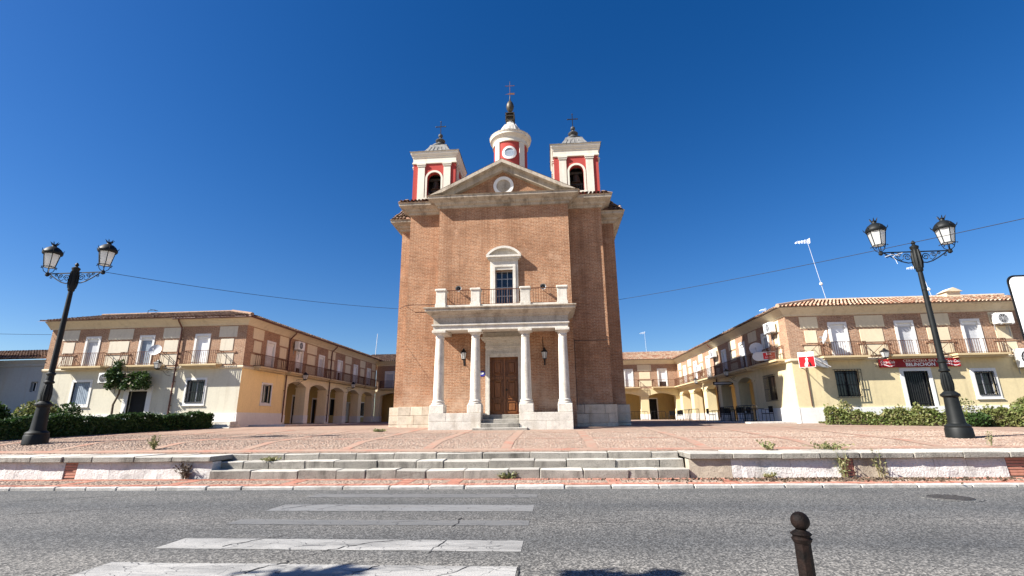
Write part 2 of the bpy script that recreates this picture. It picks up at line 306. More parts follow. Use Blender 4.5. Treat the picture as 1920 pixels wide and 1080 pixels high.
# ------------------------------------------------------------------ mesh helpers
ORG = {}
def tag(o, label=None, cat=None, group=None, kind=None):
    if label: o['label'] = label
    if cat: o['category'] = cat
    if group: o['group'] = group
    if kind: o['kind'] = kind
    return o
def empty(name, loc=(0, 0, 0), rz=0, label=None, cat=None, group=None):
    o = bpy.data.objects.new(name, None); COL.objects.link(o); o.location = loc; o.rotation_euler = (0, 0, rz)
    o.empty_display_size = .2; ORG[o] = Vector(loc) if rz == 0 else Vector((0, 0, 0)); return tag(o, label, cat, group)
class MB:
    def __init__(s): s.v = []; s.f = []
    def add(s, vs, fs):
        k = len(s.v); s.v += [tuple(p) for p in vs]; s.f += [tuple(i+k for i in q) for q in fs]; return s
    def quad(s, a, b, c, d): return s.add([a, b, c, d], [(0, 1, 2, 3)])
    def hexa(s, p):  # 8 points: bottom 4, top 4
        return s.add(p, [(3, 2, 1, 0), (4, 5, 6, 7), (0, 1, 5, 4), (1, 2, 6, 5), (2, 3, 7, 6), (3, 0, 4, 7)])
    def box(s, x0, x1, y0, y1, z0, z1):
        return s.hexa([(x0, y0, z0), (x1, y0, z0), (x1, y1, z0), (x0, y1, z0), (x0, y0, z1), (x1, y0, z1), (x1, y1, z1), (x0, y1, z1)])
    def fbox(s, F, u0, u1, n0, n1, z0, z1):
        return s.hexa([F(u0, n0, z0), F(u1, n0, z0), F(u1, n1, z0), F(u0, n1, z0), F(u0, n0, z1), F(u1, n0, z1), F(u1, n1, z1), F(u0, n1, z1)])
    def cbox(s, x0, x1, y0, y1, z0, z1, c=.015, j=0.0, F=None):
        lo = (x0, y0, z0); hi = (x1, y1, z1); vs = []; idx = {}
        for a in (0, 1):
            for b in (0, 1):
                for d in (0, 1):
                    jt = [random.uniform(-j, j) for _ in range(3)]
                    base = [hi[0] if a else lo[0], hi[1] if b else lo[1], hi[2] if d else lo[2]]
                    ins = [-1 if a else 1, -1 if b else 1, -1 if d else 1]
                    for ax in range(3):   # vertex lying on face of axis ax
                        p = [base[i] + (0 if i == ax else ins[i]*c) + jt[i] for i in range(3)]
                        idx[(a, b, d, ax)] = len(vs); vs.append(tuple(p))
        fs = []
        q = lambda ax, l: tuple(idx[k+(ax,)] for k in l)
        for a in (0, 1): fs.append(q(0, [(a, 0, 0), (a, 1, 0), (a, 1, 1), (a, 0, 1)]))
        for b in (0, 1): fs.append(q(1, [(0, b, 0), (1, b, 0), (1, b, 1), (0, b, 1)]))
        for d in (0, 1): fs.append(q(2, [(0, 0, d), (1, 0, d), (1, 1, d), (0, 1, d)]))
        for a in (0, 1):
            for b in (0, 1):
                fs.append((idx[(a, b, 0, 0)], idx[(a, b, 1, 0)], idx[(a, b, 1, 1)], idx[(a, b, 0, 1)]))
                fs.append((idx[(a, 0, b, 0)], idx[(a, 1, b, 0)], idx[(a, 1, b, 2)], idx[(a, 0, b, 2)]))
                fs.append((idx[(0, a, b, 1)], idx[(1, a, b, 1)], idx[(1, a, b, 2)], idx[(0, a, b, 2)]))
                for d in (0, 1): fs.append((idx[(a, b, d, 0)], idx[(a, b, d, 1)], idx[(a, b, d, 2)]))
        if F: vs = [F(*p) for p in vs]
        return s.add(vs, fs)
    def prism(s, poly, A, B):
        """poly: list of 2D points; A,B map 2D to 3D for the two ends."""
        n = len(poly); va = [A(p) for p in poly]; vb = [B(p) for p in poly]
        fs = [tuple(range(n)), tuple(range(2*n-1, n-1, -1))] + [(i, (i+1) % n, n+(i+1) % n, n+i) for i in range(n)]
        return s.add(va+vb, fs)
    def tube(s, p0, p1, r0, r1=None, seg=8, cap=True):
        r1 = r0 if r1 is None else r1
        return s.path([p0, p1], [r0, r1], seg, cap)
    def path(s, pts, rs, seg=6, cap=True):
        pts = [Vector(p) for p in pts]
        if not hasattr(rs, '__len__'): rs = [rs]*len(pts)
        vs = []; up = None
        for i, p in enumerate(pts):
            d = (pts[min(i+1, len(pts)-1)] - pts[max(i-1, 0)])
            if d.length < 1e-9: d = Vector((0, 0, 1))
            d.normalize()
            if up is None: up = Vector((0, 0, 1)) if abs(d.z) < .9 else Vector((1, 0, 0))
            a = d.cross(up); 
            if a.length < 1e-4: a = d.cross(Vector((0, 1, 0)))
            a.normalize(); b = a.cross(d).normalized()
            up = b
            for k in range(seg):
                t = 2*math.pi*k/seg; vs.append(p + rs[i]*(a*math.cos(t) + b*math.sin(t)))
        fs = []
        for i in range(len(pts)-1):
            for k in range(seg):
                fs.append((i*seg+k, i*seg+(k+1) % seg, (i+1)*seg+(k+1) % seg, (i+1)*seg+k))
        if cap: fs += [tuple(range(seg)), tuple(range((len(pts)-1)*seg, len(pts)*seg))]
        return s.add(vs, fs)
    def lathe(s, cx, cy, prof, seg=24, ph=0.0):
        vs = []; 
        for r, z in prof:
            for k in range(seg):
                t = 2*math.pi*k/seg + ph; vs.append((cx+r*math.cos(t), cy+r*math.sin(t), z))
        fs = []
        for i in range(len(prof)-1):
            for k in range(seg): fs.append((i*seg+k, i*seg+(k+1) % seg, (i+1)*seg+(k+1) % seg, (i+1)*seg+k))
        fs += [tuple(range(seg))[::-1], tuple(range((len(prof)-1)*seg, len(prof)*seg))]
        return s.add(vs, fs)
    def ball(s, c, r, sx=1, sz=1, seg=14, rings=8):
        prof = [(max(1e-4, r*sx*math.sin(math.pi*i/rings)), c[2]-r*sz*math.cos(math.pi*i/rings)) for i in range(rings+1)]
        return s.lathe(c[0], c[1], prof, seg)
    def sweep(s, path, prof, closed=False, caps=True):
        """path: [(x,y)], prof: [(n,z)], n to the right-hand side of travel."""
        n = len(path); P = [Vector((p[0], p[1])) for p in path]; rows = []
        for i in range(n):
            dirs = []
            if i > 0: dirs.append((P[i]-P[i-1]).normalized())
            if i < n-1: dirs.append((P[i+1]-P[i]).normalized())
            ns = [Vector((d.y, -d.x)) for d in dirs]
            if len(ns) == 2:
                m = ns[0]+ns[1]; m = m/(m.length_squared/2) if m.length > 1e-6 else ns[0]
            else: m = ns[0]
            rows.append([(P[i].x+m.x*a, P[i].y+m.y*a, z) for a, z in prof])
        k = len(prof); vs = [p for r in rows for p in r]; fs = []
        for i in range(n-1):
            for j in range(k): fs.append((i*k+j, i*k+(j+1) % k, (i+1)*k+(j+1) % k, (i+1)*k+j))
        if caps: fs += [tuple(range(k)), tuple(range((n-1)*k, n*k))]
        return s.add(vs, fs)
    def holewall(s, F, u0, u1, z0, z1, holes, dep):
        us = sorted({u0, u1} | {h[0] for h in holes} | {h[1] for h in holes}); us = [u for u in us if u0 <= u <= u1]
        zs = sorted({z0, z1} | {h[2] for h in holes} | {h[3] for h in holes}); zs = [z for z in zs if z0 <= z <= z1]
        for a, b in zip(us, us[1:]):
            for c, d in zip(zs, zs[1:]):
                mu, mz = (a+b)/2, (c+d)/2
                if any(h[0] < mu < h[1] and h[2] < mz < h[3] for h in holes): continue
                s.quad(F(a, 0, c), F(b, 0, c), F(b, 0, d), F(a, 0, d))
        for h in holes:
            a, b, c, d = h[:4]; e = -dep
            s.quad(F(a, 0, c), F(a, e, c), F(a, e, d), F(a, 0, d)); s.quad(F(b, 0, c), F(b, e, c), F(b, e, d), F(b, 0, d))
            s.quad(F(a, 0, d), F(b, 0, d), F(b, e, d), F(a, e, d)); s.quad(F(a, 0, c), F(b, 0, c), F(b, e, c), F(a, e, c))
        return s
    def arch(s, F, u0, u1, zs, rise, ztop, n0, n1, N=12):
        """spandrel above a segmental arch between n0 (front) and n1 (back)"""
        w = (u1-u0)/2; c = (u0+u1)/2; R = (w*w+rise*rise)/(2*rise); zc = zs+rise-R
        us = [u0+(u1-u0)*i/N for i in range(N+1)]
        za = [zc+math.sqrt(max(0, R*R-(u-c)**2)) for u in us]
        for i in range(N):
            a, b = us[i], us[i+1]
            s.quad(F(a, n0, za[i]), F(b, n0, za[i+1]), F(b, n0, ztop), F(a, n0, ztop))
            s.quad(F(a, n1, za[i]), F(b, n1, za[i+1]), F(b, n1, ztop), F(a, n1, ztop))
            s.quad(F(a, n0, za[i]), F(b, n0, za[i+1]), F(b, n1, za[i+1]), F(a, n1, za[i]))
        return s
    def leaf(s, p, size, elong=1.6):
        a = Vector((random.gauss(0, 1), random.gauss(0, 1), random.gauss(0, 1))).normalized()
        b = a.orthogonal().normalized(); b.rotate(Matrix.Rotation(random.uniform(0, 6.28), 3, a)); c = a.cross(b)
        L = size*elong*.5; W = size*.5; p = Vector(p)
        return s.add([p-b*L, p+c*W+a*W*.25, p+b*L, p-c*W+a*W*.25], [(0, 1, 2, 3)])
    def build(s, name, mat, parent=None, smooth=0, recalc=True, kind=None):
        me = bpy.data.meshes.new(name)
        o = ORG.get(parent, Vector((0, 0, 0))) if parent is not None else Vector((0, 0, 0))
        vs = [(p[0]-o.x, p[1]-o.y, p[2]-o.z) for p in s.v] if o.length else s.v
        me.from_pydata(vs, [], s.f)
        if recalc:
            bm = bmesh.new(); bm.from_mesh(me); bmesh.ops.recalc_face_normals(bm, faces=bm.faces); bm.to_mesh(me); bm.free()
        if smooth:
            me.polygons.foreach_set('use_smooth', [True]*len(me.polygons)); me.set_sharp_from_angle(angle=rad(smooth))
        me.materials.append(M[mat] if isinstance(mat, str) else mat)
        ob = bpy.data.objects.new(name, me); COL.objects.link(ob)
        if parent is not None: ob.parent = parent; ORG[ob] = o
        else: ORG[ob] = Vector((0, 0, 0))
        if kind: ob['kind'] = kind
        return ob
def copy_tree(o, parent=None):
    c = o.copy(); COL.objects.link(c); ORG[c] = ORG.get(o, Vector((0, 0, 0)))
    if parent is not None: c.parent = parent
    for ch in list(o.children): copy_tree(ch, c)
    return c
def textmesh(name, s, size, F, u, z, n, mat, parent, shear=0, bold=0, sx=1.0, align='CENTER'):
    cu = bpy.data.curves.new(name, 'FONT'); cu.body = s; cu.size = size; cu.align_x = align; cu.align_y = 'CENTER'; cu.shear = shear; cu.offset = bold
    cu.resolution_u = 3
    ob = bpy.data.objects.new(name, cu); COL.objects.link(ob)
    me = bpy.data.meshes.new_from_object(ob); bpy.data.objects.remove(ob)
    mb = MB(); mb.v = [F(u+v.co.x*sx, n, z+v.co.y) for v in me.vertices]; mb.f = [tuple(p.vertices) for p in me.polygons]
    bpy.data.meshes.remove(me)
    return mb.build(name, mat, parent, recalc=False)
def tiles(mb, E, A, S, W, Lf, pitch=.21, row=.37, r=.08):
    """barrel tiles: E eave start, A along eave, S up slope, Lf(t)=slope length at t"""
    E = Vector(E); A = Vector(A).normalized(); S = Vector(S).normalized(); Nn = A.cross(S)
    if Nn.z < 0: Nn = -Nn
    k = int(W/pitch)
    for i in range(k):
        t = (i+.5)*pitch; L = Lf(t)
        if L < .12: continue
        nr = max(1, int(math.ceil(L/row)))
        for j in range(nr):
            a0 = j*row - (.09 if j == 0 else .03) + random.uniform(-.012, .012); a1 = min((j+1)*row+.03, L+.02)
            c = E + A*(t+random.uniform(-.01, .01)); h0 = .035+random.uniform(0, .012); h1 = .008
            vs = []
            for a, rad_, h in ((a0, r, h0), (a1, r*.82, h1)):
                for q in range(6):
                    th = math.pi*q/5
                    vs.append(c + S*a + A*(rad_*math.cos(th)) + Nn*(rad_*.85*math.sin(th)+h))
            mb.add(vs, [(q, q+1, 7+q, 6+q) for q in range(5)])
    return mb

AX = -2.37                      # church axis
def pz(X, Y):
    z = float(np.interp(Y, [14.1, 16, 22.5, 27, 50], [.645, .84, 1.07, 1.2, 1.4]))
    return z - .004*(X-AX)*min(1, max(0, (Y-13.75)/2))
kerbY = lambda x: 11.62 + .022*x

# ================================================================== GROUND, ROAD, PLAZA
g = MB(); g.quad((-700, -700, -.3), (700, -700, -.3), (700, 900, -.3), (-700, 900, -.3))
tag(g.build('ground', 'earth'), kind='structure')
road = MB(); xs = [-70+i*5 for i in range(29)]
for a, b in zip(xs, xs[1:]): road.quad((a, 3.3, 0), (b, 3.3, 0), (b, kerbY(b)+.05, 0), (a, kerbY(a)+.05, 0))
road = road.build('road', 'asphalt'); tag(road, kind='structure')
# zebra stripes (children of the road)
def stripe(x0, x1, y0, y1, name='zebra_stripe', mat='paint'):
    mb = MB(); n = 26; top = []; bot = []
    for i in range(n+1):
        x = x0+(x1-x0)*i/n; top.append((x, y1+random.uniform(-.012, .012), .004)); bot.append((x, y0+random.uniform(-.012, .012), .004))
    for i in range(n): mb.quad(bot[i], bot[i+1], top[i+1], top[i])
    return mb.build(name, mat, road)
stripe(-5.0, -.42, 5.05, 5.68); stripe(-5.0, -.42, 6.28, 6.82); stripe(-5.05, -.4, 7.72, 8.1, mat='paint_ghost'); stripe(-5.08, -.38, 8.85, 9.5); stripe(-5.1, -.36, 10.35, 10.85, mat='paint_ghost')
def crack(pts, wdt):
    mb = MB(); fine = []
    for (a, b) in zip(pts, pts[1:]):
        for i in range(8):
            t = i/8; fine.append((a[0]+(b[0]-a[0])*t+random.gauss(0, .018), a[1]+(b[1]-a[1])*t+random.gauss(0, .018)))
    fine.append(pts[-1])
    for i in range(len(fine)-1):
        a, b = Vector(fine[i]), Vector(fine[i+1]); d = (b-a)
        if d.length < 1e-6: continue
        n = Vector((-d.y, d.x)).normalized(); w0 = wdt*random.uniform(.4, 1.3)*.5
        mb.quad((a.x-n.x*w0, a.y-n.y*w0, .008), (b.x-n.x*w0, b.y-n.y*w0, .008), (b.x+n.x*w0, b.y+n.y*w0, .008), (a.x+n.x*w0, a.y+n.y*w0, .008))
    return mb.build('crack', 'tar', road)
crack([(-3.3, 5.2), (-3.0, 5.75), (-2.75, 6.3), (-2.3, 6.7), (-1.6, 6.9)], .018)
crack([(-9.5, 8.4), (-8.2, 9.0), (-7.0, 9.9), (-6.2, 10.9)], .02)
crack([(-11.5, 9.6), (-9.8, 10.4), (-7.5, 11.2)], .02)
crack([(-1.5, 6.2), (-1.42, 6.8)], .016); crack([(-1.5, 7.6), (-1.5, 8.3)], .02)
crack([(-4.2, 6.4), (-3.75, 7.0)], .016); crack([(-4.9, 9.0), (-4.4, 9.6)], .018); crack([(-4.2, 9.0), (-3.9, 9.5)], .018)
crack([(.3, 7.9), (1.3, 8.05), (2.6, 8.0), (4.2, 7.8)], .012); crack([(-2.5, 7.9), (-1.0, 8.3), (.4, 7.95)], .01)
crack([(-.42, 5.1), (-.4, 5.7)], .02); crack([(-2.2, 5.1), (-1.9, 5.65)], .014); crack([(-1.3, 5.15), (-.9, 5.7)], .012)

# far sidewalk with kerb stones
sw = MB()
for a, b in zip(xs, xs[1:]): sw.quad((a, kerbY(a)+.1, .068), (b, kerbY(b)+.1, .068), (b, 13.6, .068), (a, 13.6, .068))
sw = sw.build('sidewalk', 'cobble_field'); tag(sw, kind='structure')
x = -34.0
while x < 34:
    L = random.uniform(.75, 1.25); y0 = kerbY(x); y1 = kerbY(x+L); mb = MB()
    s_ = (y1-y0)/L
    mb.cbox(x+.008, x+L-.008, 0, .16, -.05, .072+random.uniform(-.006, .006), c=.018, j=.007, F=lambda X, Y, Z: (X, kerbY(X)+Y, Z))
    mb.build('kerb_stone', 'kerb', sw); x += L
# brick bands on the sidewalk: bricks on edge, one mesh
bb = MB(); X = -30.0
while X < 24:
    for y0, d in ((kerbY(X)+.17, .26), (12.98-.28, .26)):
        sh = .0
        bb.box(X+.004, X+.066, y0+random.uniform(-.006, .006), y0+d, .06, .076+random.uniform(-.004, .004))
    X += .072
for cx in (-18.2, -15.2, -12.2, -9.4, -6.55, -3.75, -2.6+.05, 1.3-.05, 3.9, 6.9, 10, 13):
    for k in range(14):
        y0 = kerbY(cx)+.43+k*.062
        if y0 > 12.68: break
        bb.box(cx, cx+.3, y0+.003, y0+.058, .06, .077+random.uniform(-.004, .004))
o = bb.build('brick_band', 'pavebrick_i', sw, recalc=False); tag(o, kind='stuff')
def cobbles(region, name, parent, pitch=.115, skip=None, zf=None):
    pts = []
    x0, x1, y0, y1 = region
    nx = int((x1-x0)/pitch); ny = int((y1-y0)/pitch)
    gx, gy = np.meshgrid(np.arange(nx), np.arange(ny))
    X = x0+(gx+.5)*pitch+rng.uniform(-.6, .6, gx.shape)*pitch+.4*np.sin(gy*12.9); Y = y0+(gy+.5)*pitch+rng.uniform(-.6, .6, gx.shape)*pitch
    X = X.ravel(); Y = Y.ravel()
    keep = np.array([not skip(a, b) for a, b in zip(X, Y)]) if skip else np.ones(len(X), bool)
    keep &= rng.random(len(X)) > .06
    X = X[keep]; Y = Y[keep]; n = len(X)
    Z = np.array([zf(a, b) for a, b in zip(X, Y)])
    r = rng.uniform(.46, .64, n)*pitch; el = rng.uniform(.8, 1.35, n); rot = rng.uniform(0, 6.28, n); h = rng.uniform(.05, .14, n)*pitch
    th = np.arange(6)*math.pi/3
    ca = np.cos(th)[None]*(r*el)[:, None]; sa = np.sin(th)[None]*(r/el)[:, None]
    cr, sr = np.cos(rot)[:, None], np.sin(rot)[:, None]
    bx = ca*cr-sa*sr; by = ca*sr+sa*cr
    V = np.zeros((n, 12, 3)); V[:, :6, 0] = X[:, None]+bx; V[:, :6, 1] = Y[:, None]+by; V[:, :6, 2] = Z[:, None]-.01
    V[:, 6:, 0] = X[:, None]+bx*.6; V[:, 6:, 1] = Y[:, None]+by*.6; V[:, 6:, 2] = (Z+h)[:, None]
    fs = []
    base = [(0, 1, 7, 6), (1, 2, 8, 7), (2, 3, 9, 8), (3, 4, 10, 9), (4, 5, 11, 10), (5, 0, 6, 11), (6, 7, 8, 9, 10, 11)]
    for i in range(n):
        k = 12*i; fs += [tuple(q+k for q in f) for f in base]
    me = bpy.data.meshes.new(name); me.from_pydata(V.reshape(-1, 3).tolist(), [], fs)
    me.materials.append(M['cobble']); ob = bpy.data.objects.new(name, me); COL.objects.link(ob); ob.parent = parent; ob['kind'] = 'stuff'
    return ob
crossx = (-18.2, -15.2, -12.2, -9.4, -6.55, -3.75, -2.55, 1.25, 3.9, 6.9, 10, 13)
cobbles((-22, 16, 11.6, 12.7), 'cobble_strip', sw, .085, lambda a, b: b < kerbY(a)+.45 or b > 12.68 or any(c-.03 < a < c+.33 for c in crossx), lambda a, b: .068)

# plaza: sloping sheet
PX = [-60, -40] + [-30+i*2.5 for i in range(25)] + [45, 60]; PY = [14.08, 14.5, 15, 16, 18, 20, 22.5, 25, 27, 32, 40, 50, 70, 90]
pl = MB(); nX = len(PX)
pl.v = [(x, y, pz(x, y)) for y in PY for x in PX]
pl.f = [(j*nX+i, j*nX+i+1, (j+1)*nX+i+1, (j+1)*nX+i) for j in range(len(PY)-1) for i in range(nX-1)]
plaza = pl.build('plaza', 'cobble_field'); tag(plaza, kind='structure')
bands_y = [(14.45, .34), (17.3, .3), (20.5, .3), (23.9, .3)]
bands_x = [AX+d for d in (-16.2, -13.1, -10.0, -6.9, -3.8, -1.3, 1.0, 3.5, 6.6, 9.7, 12.8)]
def pband(pts, wdt, up=.006):
    mb = MB(); n = len(pts)-1
    for (a, b) in zip(pts, pts[1:]):
        d = Vector((b[0]-a[0], b[1]-a[1])).normalized(); nn = Vector((-d.y, d.x))*wdt/2
        q = []
        for p, s_ in ((a, -1), (b, -1), (b, 1), (a, 1)):
            X_, Y_ = p[0]+nn.x*s_, p[1]+nn.y*s_; q.append((X_, Y_, pz(X_, Y_)+up))
        mb.quad(*q)
    return mb
for y, wd in bands_y:
    ps = [(-19+i*1.0, y) for i in range(35)]
    pband(ps, wd).build('brick_band', 'brick_pave', plaza)
ysub = [14.62, 14.9, 15.4, 16, 17, 18, 19, 20, 21, 22, 22.5, 23.5, 25]
for xb in bands_x:
    ye = 22 if abs(xb-AX) < 3.6 else 25
    pband([(xb, y) for y in ysub if y <= ye], .3, .010).build('brick_band', 'brick_pave', plaza)
def inband(a, b): return any(abs(b-y) < w_/2+.03 for y, w_ in bands_y) or any(abs(a-xb) < .19 for xb in bands_x)
cobbles((-19.5, 16.5, 14.12, 21.0), 'cobbles', plaza, .078, inband, pz)

# garden beds in front of both houses
def bed(poly, tufts):
    m = MB(); ys = sorted({round(p[1], 2) for p in poly})
    bm_ = [(p[0], p[1], pz(p[0], p[1])+.03) for p in poly]
    n = 10
    # poly is (left edge, right edge) pairs per row
    rows = [poly[i:i+2] for i in range(0, len(poly), 2)]
    for r0, r1 in zip(rows, rows[1:]):
        for i in range(n):
            f = lambda r, t: (r[0][0]+(r[1][0]-r[0][0])*t, r[0][1]+(r[1][1]-r[0][1])*t)
            q = [f(r0, i/n), f(r0, (i+1)/n), f(r1, (i+1)/n), f(r1, i/n)]
            m.quad(*[(x_, y_, pz(x_, y_)+.03) for x_, y_ in q])
    b_ = m.build('garden_bed', 'soil'); tag(b_, kind='structure')
    g_ = MB()
    for i in range(tufts):
        k = random.randrange(len(rows)-1); t = random.random(); v = random.random()
        a_ = rows[k]; c_ = rows[k+1]; x0 = a_[0][0]+(a_[1][0]-a_[0][0])*t; x1 = c_[0][0]+(c_[1][0]-c_[0][0])*t; y0 = a_[0][1]+(a_[1][1]-a_[0][1])*t; y1 = c_[0][1]+(c_[1][1]-c_[0][1])*t
        x_, y_ = x0+(x1-x0)*v, y0+(y1-y0)*v; g_.leaf((x_, y_, pz(x_, y_)+.05), random.uniform(.04, .12), 2.0)
    tag(g_.build('ground_cover', 'hedge_dry', b_, recalc=False), kind='stuff')
bed([(-50, 15), (-21.5, 15), (-45, 19.0), (-20.7, 19.0), (-45, 26.9), (-18.9, 26.2)], 5000)
bed([(13.9, 26.4), (13.9, 27.5), (17, 24.4), (17, 27.5), (20, 22.5), (20, 27.5), (30, 17.5), (30, 27.5)], 5000)

# ------------------------------------------------------------------ steps and plaza edge walls
st = empty('plaza_steps', (-2.9, 13.3, .1), 0, 'three wide worn stone steps rising from pavement to plaza', 'steps')
SX0, SX1 = -9.1, 3.32
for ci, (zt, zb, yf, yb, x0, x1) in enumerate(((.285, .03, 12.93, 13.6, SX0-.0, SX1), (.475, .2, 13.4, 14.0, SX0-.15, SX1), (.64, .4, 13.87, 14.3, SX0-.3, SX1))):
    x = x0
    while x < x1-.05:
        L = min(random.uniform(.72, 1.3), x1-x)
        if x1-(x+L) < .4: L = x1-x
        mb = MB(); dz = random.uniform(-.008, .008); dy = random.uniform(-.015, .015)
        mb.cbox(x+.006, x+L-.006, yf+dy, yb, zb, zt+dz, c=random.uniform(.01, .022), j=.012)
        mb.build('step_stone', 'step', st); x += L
def edge_wall(x0, x1, name, label, brickspans, bare=()):
    r = empty(name, ((x0+x1)/2, 13.2, .1), 0, label, 'wall')
    x = x0
    while x < x1-.05:
        L = min(random.uniform(.85, 1.25), x1-x)
        if x1-(x+L) < .4: L = x1-x
        mb = MB(); mb.cbox(x+.007, x+L-.007, 12.94+random.uniform(-.015, .015), 14.12, .505, .645+random.uniform(-.008, .008), c=.015, j=.01)
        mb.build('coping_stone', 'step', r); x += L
    cuts = sorted([(a, b) for a, b in brickspans])
    segs = []; p = x0
    for a, b in cuts: segs.append((p, a)); p = b
    segs.append((p, x1))
    for a, b in segs:
        x = a
        while x < b-.02:
            L = min(random.uniform(.7, 1.15), b-x)
            if b-(x+L) < .3: L = b-x
            mb = MB(); isb = any(c < x+L/2 < d for c, d in bare)
            # battered slab: foot leans out and face is lumpy
            n = 6; rows = []
            for jz, zz in enumerate((.06, .2, .34, .5)):
                rows.append([(x+.004+(L-.008)*i/n, 13.02+.03*jz/3+random.uniform(-.012, .012)*(0 if i in (0, n) else 1), zz) for i in range(n+1)])
            for q in range(3):
                for i in range(n): mb.quad(rows[q][i], rows[q][i+1], rows[q+1][i+1], rows[q+1][i])
            for i in (0, n):
                for q in range(3): mb.quad(rows[q][i], rows[q+1][i], (rows[q+1][i][0], 13.4, rows[q+1][i][2]), (rows[q][i][0], 13.4, rows[q][i][2]))
            mb.build('wall_slab', 'slab_bare' if isb else 'whitewash', r, smooth=40); x += L
    for a, b in cuts:
        mb = MB(); mb.box(a, b, 13.08, 13.4, .06, .5); mb.build('mortar_core', 'slab_bare', r)
        zz = .1
        while zz < .49:
            mb = MB(); hgt = .058
            off = random.uniform(-.01, .01)
            mb.cbox(a+.006, b-.006, 13.05+off*.5, 13.2, zz, min(zz+hgt, .5), c=.006, j=.003); mb.build('brick', 'pavebrick_i', r); zz += hgt+.011
    return r
edge_wall(-21.5, -9.12, 'retaining_wall', 'whitewashed plaza edge wall left of the steps with one brick pier', [(-13.37, -13.0)])
edge_wall(3.34, 17.5, 'retaining_wall', 'whitewashed plaza edge wall right of the steps with two brick piers', [(6.93, 7.24), (10.68, 11.5)], bare=((3.3, 4.1), (7.24, 8.3)))
# near pavement under the camera
ns = MB(); ns.box(-40, 40, -8, 3.25, -.2, .12); tag(ns.build('near_sidewalk', 'concrete'), kind='structure')
kb = MB()
x = -20
mbk = MB(); mbk.cbox(-40, 40, 3.255, 3.42, -.2, .115, c=.02); mbk.build('kerb', 'kerb', bpy.data.objects['near_sidewalk'])
# manhole
mh = empty('manhole_cover', (7.35, 10.35, 0), 0, 'round iron manhole cover set in the road near the far kerb', 'manhole')
mb = MB(); mb.lathe(7.35, 10.35, [(.36, .006), (.46, .012), (.47, .006), (.47, 0)], 28); mb.build('rim', 'asphalt', mh)
mb = MB(); mb.lathe(7.35, 10.35, [(.001, .016), (.35, .016), (.36, .004)], 28)
for k in range(5):
    xx = 7.35-.24+.12*k; hl = math.sqrt(.33**2-(xx-7.35)**2); mb.box(xx-.015, xx+.015, 10.35-hl, 10.35+hl, .012, .024)
mb.build('lid', 'manhole', mh)

# ================================================================== CHURCH
ch = empty('church', (AX, 25, 1.05), 0, 'brick church with white columned porch, pediment, red lantern and twin belfries', 'church')
WY, SY, OY, BY = 24.7, 25.43, 26.5, 36.0
FW = lambda u, n, z: (u, WY-n, z)
# --- brick walls
doorH = (AX-.73, AX+.73, 1.74, 4.6); winH = (-2.33-.47, -2.33+.47, 7.38, 9.25)
mb = MB(); mb.holewall(FW, AX-3.58, AX+3.58, .9, 13.02, [doorH, winH], .42)
for s in (-1, 1): mb.quad((AX+s*3.58, WY, .9), (AX+s*3.58, SY+.3, .9), (AX+s*3.58, SY+.3, 13.02), (AX+s*3.58, WY, 13.02))
mb.build('front_wall', 'brick', ch)
for s in (-1, 1):
    mb = MB(); a, b = sorted((AX+s*3.5, AX+s*5.45)); mb.box(a, b, SY, OY+.4, .9, 13.02); mb.build('side_bay', 'brick', ch)
    mb = MB(); a, b = sorted((AX+s*5.2, AX+s*6.25)); mb.box(a, b, OY, BY, .9, 12.52); mb.build('flank_wall', 'brick', ch)
mb = MB(); mb.box(AX-6.2, AX+6.2, BY-.6, BY+.02, .9, 12.5); mb.build('back_wall', 'brick', ch)
# --- plinth in big limestone blocks
pr = empty('plinth', (0, 0, 0)); 
def blocks(x0, x1, yf, yb, courses, mat='plinth_stone', parent=None, wmin=.55, wmax=1.05):
    for z0, z1 in courses:
        x = x0
        while x < x1-.02:
            L = min(random.uniform(wmin, wmax), x1-x)
            if x1-(x+L) < .3: L = x1-x
            mb = MB(); mb.cbox(x+.004, x+L-.004, yf+random.uniform(-.008, .008), yb, z0+.004, z1-.004, c=.012, j=.006)
            mb.build('plinth_block', mat, parent); x += L
bpy.data.objects.remove(pr)
cs = [(.9, 1.3), (1.3, 1.76), (1.76, 2.2)]
for s in (-1, 1):
    a, b = sorted((AX+s*3.3, AX+s*5.62)); blocks(a, b, SY-.17, SY+.1, cs, parent=ch)
    a, b = sorted((AX+s*5.66, AX+s*6.42)); blocks(a, b, OY-.17, OY+.1, cs, parent=ch)
